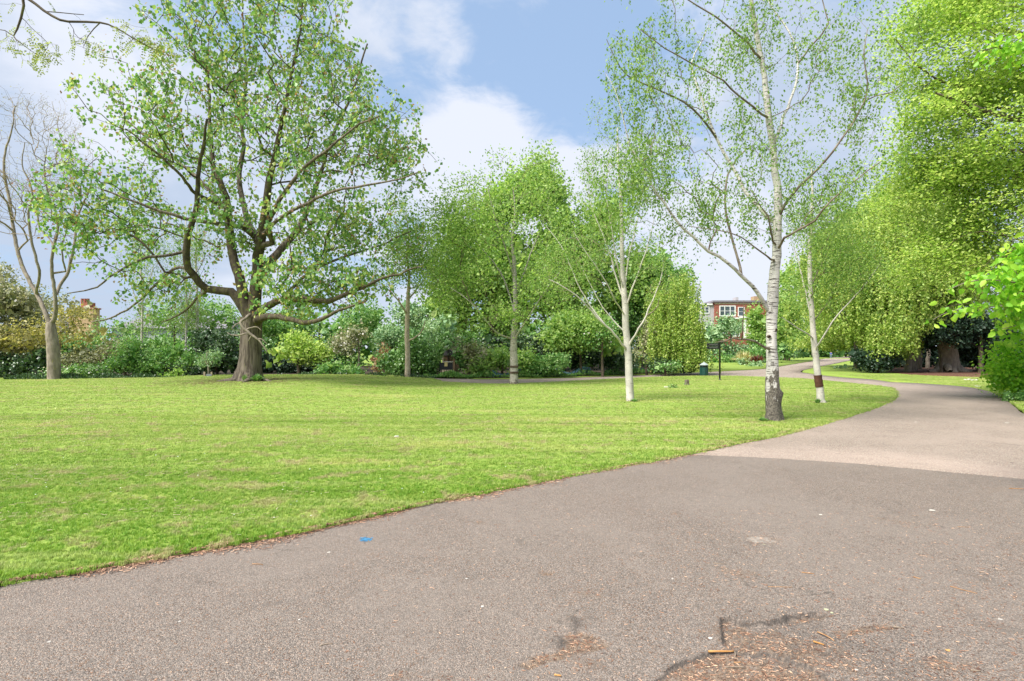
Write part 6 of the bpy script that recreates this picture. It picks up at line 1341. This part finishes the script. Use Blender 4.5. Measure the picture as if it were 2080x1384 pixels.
# ================================================================== DEBRIS ON THE ASPHALT
def zas(X, Y): return asph_fields(np.atleast_1d(np.asarray(X, float)), np.atleast_1d(np.asarray(Y, float)))[0]
M_tw = rough_mat('fallen_twig', (.24, .12, .05), (.42, .25, .13), 20, bump=.2); M_tw2 = rough_mat('grey_fallen_twig', (.16, .12, .09), (.30, .24, .18), 20, bump=.2)
M_stk = rough_mat('orange_stick', (.36, .17, .05), (.50, .28, .11), 14, bump=.2)
def twig(px0, py0, px1, py1, r0, label, mat=M_tw, bend=.0):
    a = np.array(G2(px0, py0)); b = np.array(G2(px1, py1)); t = np.linspace(0, 1, 7); n = np.array((-(b-a)[1], (b-a)[0])); P = a+(b-a)*t[:, None]+n*bend*np.sin(t*3.14)[:, None]
    base = max(zas(P[:, 0], P[:, 1])); z = np.full(7, base+r0*.9)
    m = MB().rod(np.stack([P[:, 0], P[:, 1], z], 1), np.linspace(r0, r0*.7, 7)*(1+.12*np.sin(np.arange(7)*2.3)), 6)
    return tag(m.build('twig', mat, None, True), label, 'twig')
TW = [(1439,1324,1490,1324,.0062,'thick orange stick lying below the broken edge of the pothole',M_stk,.0),(1492,1323,1487,1341,.003,'short grey twig crossing just under the thick orange stick',M_tw2,.1),(1470,1350,1512,1350,.004,'flat pale splinter lowest in the pile under the orange stick',M_tw2,.03),(1491,1340,1505,1340,.004,'stubby pale chip right of the orange stick',M_tw,.0),
 (1660,1288,1694,1306,.0038,'slim bent twig right of the pothole',M_tw,.08),(1652,1309,1674,1316,.005,'short orange stick below the slim bent twig',M_stk,.0),(1814,1273,1836,1276,.004,'dark stubby twig at the end of the rusty streak',M_tw2,.02),(1930,1191,1985,1206,.0028,'long thin straw-coloured twig at the right',M_tw,-.03),
 (1628,1163,1654,1166,.0035,'short brown twig above the pothole',M_tw,.0),(1450,1145,1476,1147,.003,'pale thin stick in the middle of the asphalt',M_tw2,.0),(1855,1172,1870,1176,.004,'small stubby twig left of the long thin one',M_tw,.0),(1560,1192,1610,1193,.0022,'very thin straight twig halfway to the pothole',M_tw,.02),
 (512,1146,534,1147,.0032,'lone twig near the lawn edge on the left asphalt',M_tw,.05),(650,1314,676,1310,.0035,'curved dark twig at lower left of the asphalt',M_tw2,.12),(1126,1374,1140,1376,.005,'orange bark chip at the bottom edge of the picture',M_stk,.0),(2050,993,2080,994,.005,'reddish twig at the right edge near the seam',M_tw,.0),(1491,1214,1511,1215,.002,'thin dark stem above the pothole edge',M_tw2,.03),(1972,1362,1992,1364,.004,'dark chip at the bottom right',M_tw2,.0),(1945,1070,1968,1071,.0022,'thin stem in the upper right of the dark asphalt',M_tw,.05)]
for q in TW: twig(*q[:6], q[6], q[7])
for i, (x, y, w, lab, mt) in enumerate(((1551,1104,.028,'pale yellow maple leaf in the small pothole',M_palele),(1443,1297,.012,'white chip left of the pothole edge',M_paper),(1678,1238,.016,'pale yellow leaf above the rusty streak',M_palele),(1690,1245,.010,'small pale leaf fragment next to the yellow leaf',M_palele),(100,1304,.012,'white pebble at lower left',M_stn),(365,1263,.010,'white pebble in the middle of the left asphalt',M_stn),
        (948,1176,.010,'pale pebble near the centre of the asphalt',M_stn),(1893,1036,.03,'white leaf right of the centre on the dark asphalt',M_paper),(1667,1045,.018,'white fleck near the seam',M_paper),(2032,1258,.014,'tan pebble at the right edge',M_stn),(1740,1363,.010,'white pebble at the bottom right of the asphalt',M_stn),(1366,1176,.008,'white crumb above the rusty patch',M_stn),(668,1122,.014,'white flake near the blue paint',M_paper),(980,1233,.012,'pale flake in the left middle of the asphalt',M_paper),(1926,1320,.016,'dark orange cone scale at lower right',M_stk),(608,1260,.008,'tiny white chip at the lower left middle',M_stn),
        (1860,858,.03,'white fleck on the pale path at the bend',M_paper),(2045,860,.05,'pale scrap near the right edge of the pale path',M_paper))):
    X, Y = G2(x, y); slab('fallen_leaf' if 'leaf' in lab else 'debris_chip', lab, 'leaf' if 'leaf' in lab else 'debris', x, y, w, w*.8, .003, mt, 40+i, z=float(zas(X, Y)[0])+.001+(.009 if y < 920 else 0), n=8)
slab('worn_patch', 'pale worn patch of tarmac inside the small pothole right of centre', 'patch', 1543, 1094, .13, .10, .002, M_pale, 71, z=float(zas(*G2(1543, 1094))[0])-.001, n=26)
def litter(name, n, sampler, mat, ln, wd, seed, zf):
    r = np.random.default_rng(seed); P = sampler(r, n); k = len(P); a = r.uniform(0, 6.28, k); l = r.uniform(*ln, k); w = r.uniform(*wd, k)
    d = np.stack([np.cos(a), np.sin(a)], 1); s = np.stack([-d[:, 1], d[:, 0]], 1); c = r.normal(0, .12, k)
    V = np.zeros((k, 6, 3)); z = zf(P[:, 0], P[:, 1])
    for j, t in enumerate((-.5, 0, .5)):
        q = P+d*(l*t)[:, None]+s*(l*c*(1-4*t*t))[:, None]
        V[:, 2*j, :2] = q-s*w[:, None]*.5; V[:, 2*j+1, :2] = q+s*w[:, None]*.5
        V[:, 2*j, 2] = z+.0012+(.003*r.random(k) if t else .002*r.random(k)); V[:, 2*j+1, 2] = V[:, 2*j, 2]+r.uniform(0, .0025, k)
    b = np.arange(k)[:, None]*6; Fc = np.concatenate([b+[0, 1, 3, 2], b+[2, 3, 5, 4]], 0)
    o = link_mesh(name, np_mesh(name, V.reshape(-1, 3), Fc, attrs={'rnd': np.repeat(r.random(k), 6)}), mat); o['kind'] = 'stuff'; return o
M_need = leaf_mat('dead_needle', (.06, .03, .02), (.22, .115, .055), (.50, .34, .19), .0, rough=.7)
def s_wear(r, n):
    X = r.uniform(-1.3, 5.0, n*14); Y = 2.55+(r.random(n*14)**1.5)*3.2; we = asph_fields(X, Y)[1]; cx, cy = G2(1640, 1350)
    p = we*1.0+.035+.10*np.exp(-((X-cx-.6)/1.6)**2-((Y-cy)/.8)**2)+.05*(X > 1.2); return np.stack([X, Y], 1)[r.random(len(X)) < p*.55][:n]
litter('needle_litter', 10500, s_wear, M_need, (.006, .028), (.0012, .0035), 400, zas)
litter('needle_litter', 7000, lambda r, n: np.stack([r.uniform(-4, 9, n), 2.5+r.random(n)**1.3*6.5], 1), M_need, (.004, .016), (.001, .004), 401, zas)
LE = np.array(lawn_edge)
def s_edge(r, n):
    k = np.where((LE[:, 1] < 12) & (LE[:, 1] > 2.5))[0]; k = k[:-1]; i = r.choice(k, n); t = r.random(n)[:, None]; p = LE[i]*(1-t)+LE[i+1]*t; d = unit(LE[i+1]-LE[i]); nrm = np.stack([d[:, 1], -d[:, 0]], 1)
    off = np.abs(r.normal(0, .07, n))*(1+.8*np.sin(p[:, 0]*2.3)*np.sin(p[:, 0]*5.1))-.04; return p+nrm*off[:, None]
def z_edge(X, Y):
    ins = pip(X, Y, [tuple(p) for p in lawn_poly]); return np.where(ins, lawn_z(X, Y)+.008, np.maximum(zas(X, Y), .002+(.006 if False else 0)))
litter('edge_litter', 15000, s_edge, M_need, (.012, .05), (.002, .006), 402, z_edge)
# dry mown grass and dark specks strewn over the lawn
def s_lawn(r, n):
    X = r.uniform(-14, 7, n*4); Y = 4+r.random(n*4)**1.2*16; k = pip(X, Y, [tuple(p) for p in lawn_poly]); q = noise2(X*.5, Y*1.6, 77, 4, 1.5); return np.stack([X, Y], 1)[k & (q+r.normal(0, .35, len(X)) > .45)][:n]
litter('dry_clippings', 12000, s_lawn, leaf_mat('dry_clipping', (.14, .10, .05), (.26, .21, .11), (.36, .31, .18), 0), (.02, .07), (.002, .006), 403, lambda X, Y: lawn_z(X, Y)+.028)
# daisies
rD = np.random.default_rng(9); X = rD.uniform(-12, 8, 900); Y = rD.uniform(5, 26, 900); k = pip(X, Y, [tuple(p) for p in lawn_poly]); X = X[k]; Y = Y[k]
C = np.stack([X, Y, lawn_z(X, Y)+.045], 1); o = link_mesh('daisies', leaf_mesh('daisies', C, rand_dirs(len(C), rD)*[1, 1, .1], np.tile([0., 0, 1], (len(C), 1)), rD.uniform(.012, .022, len(C)), 'wide', r=rD), M_white); o['kind'] = 'stuff'
print('done', time.time()-T0, 'tris', sum(len(o.data.polygons) for o in SC.objects if o.type == 'MESH'))
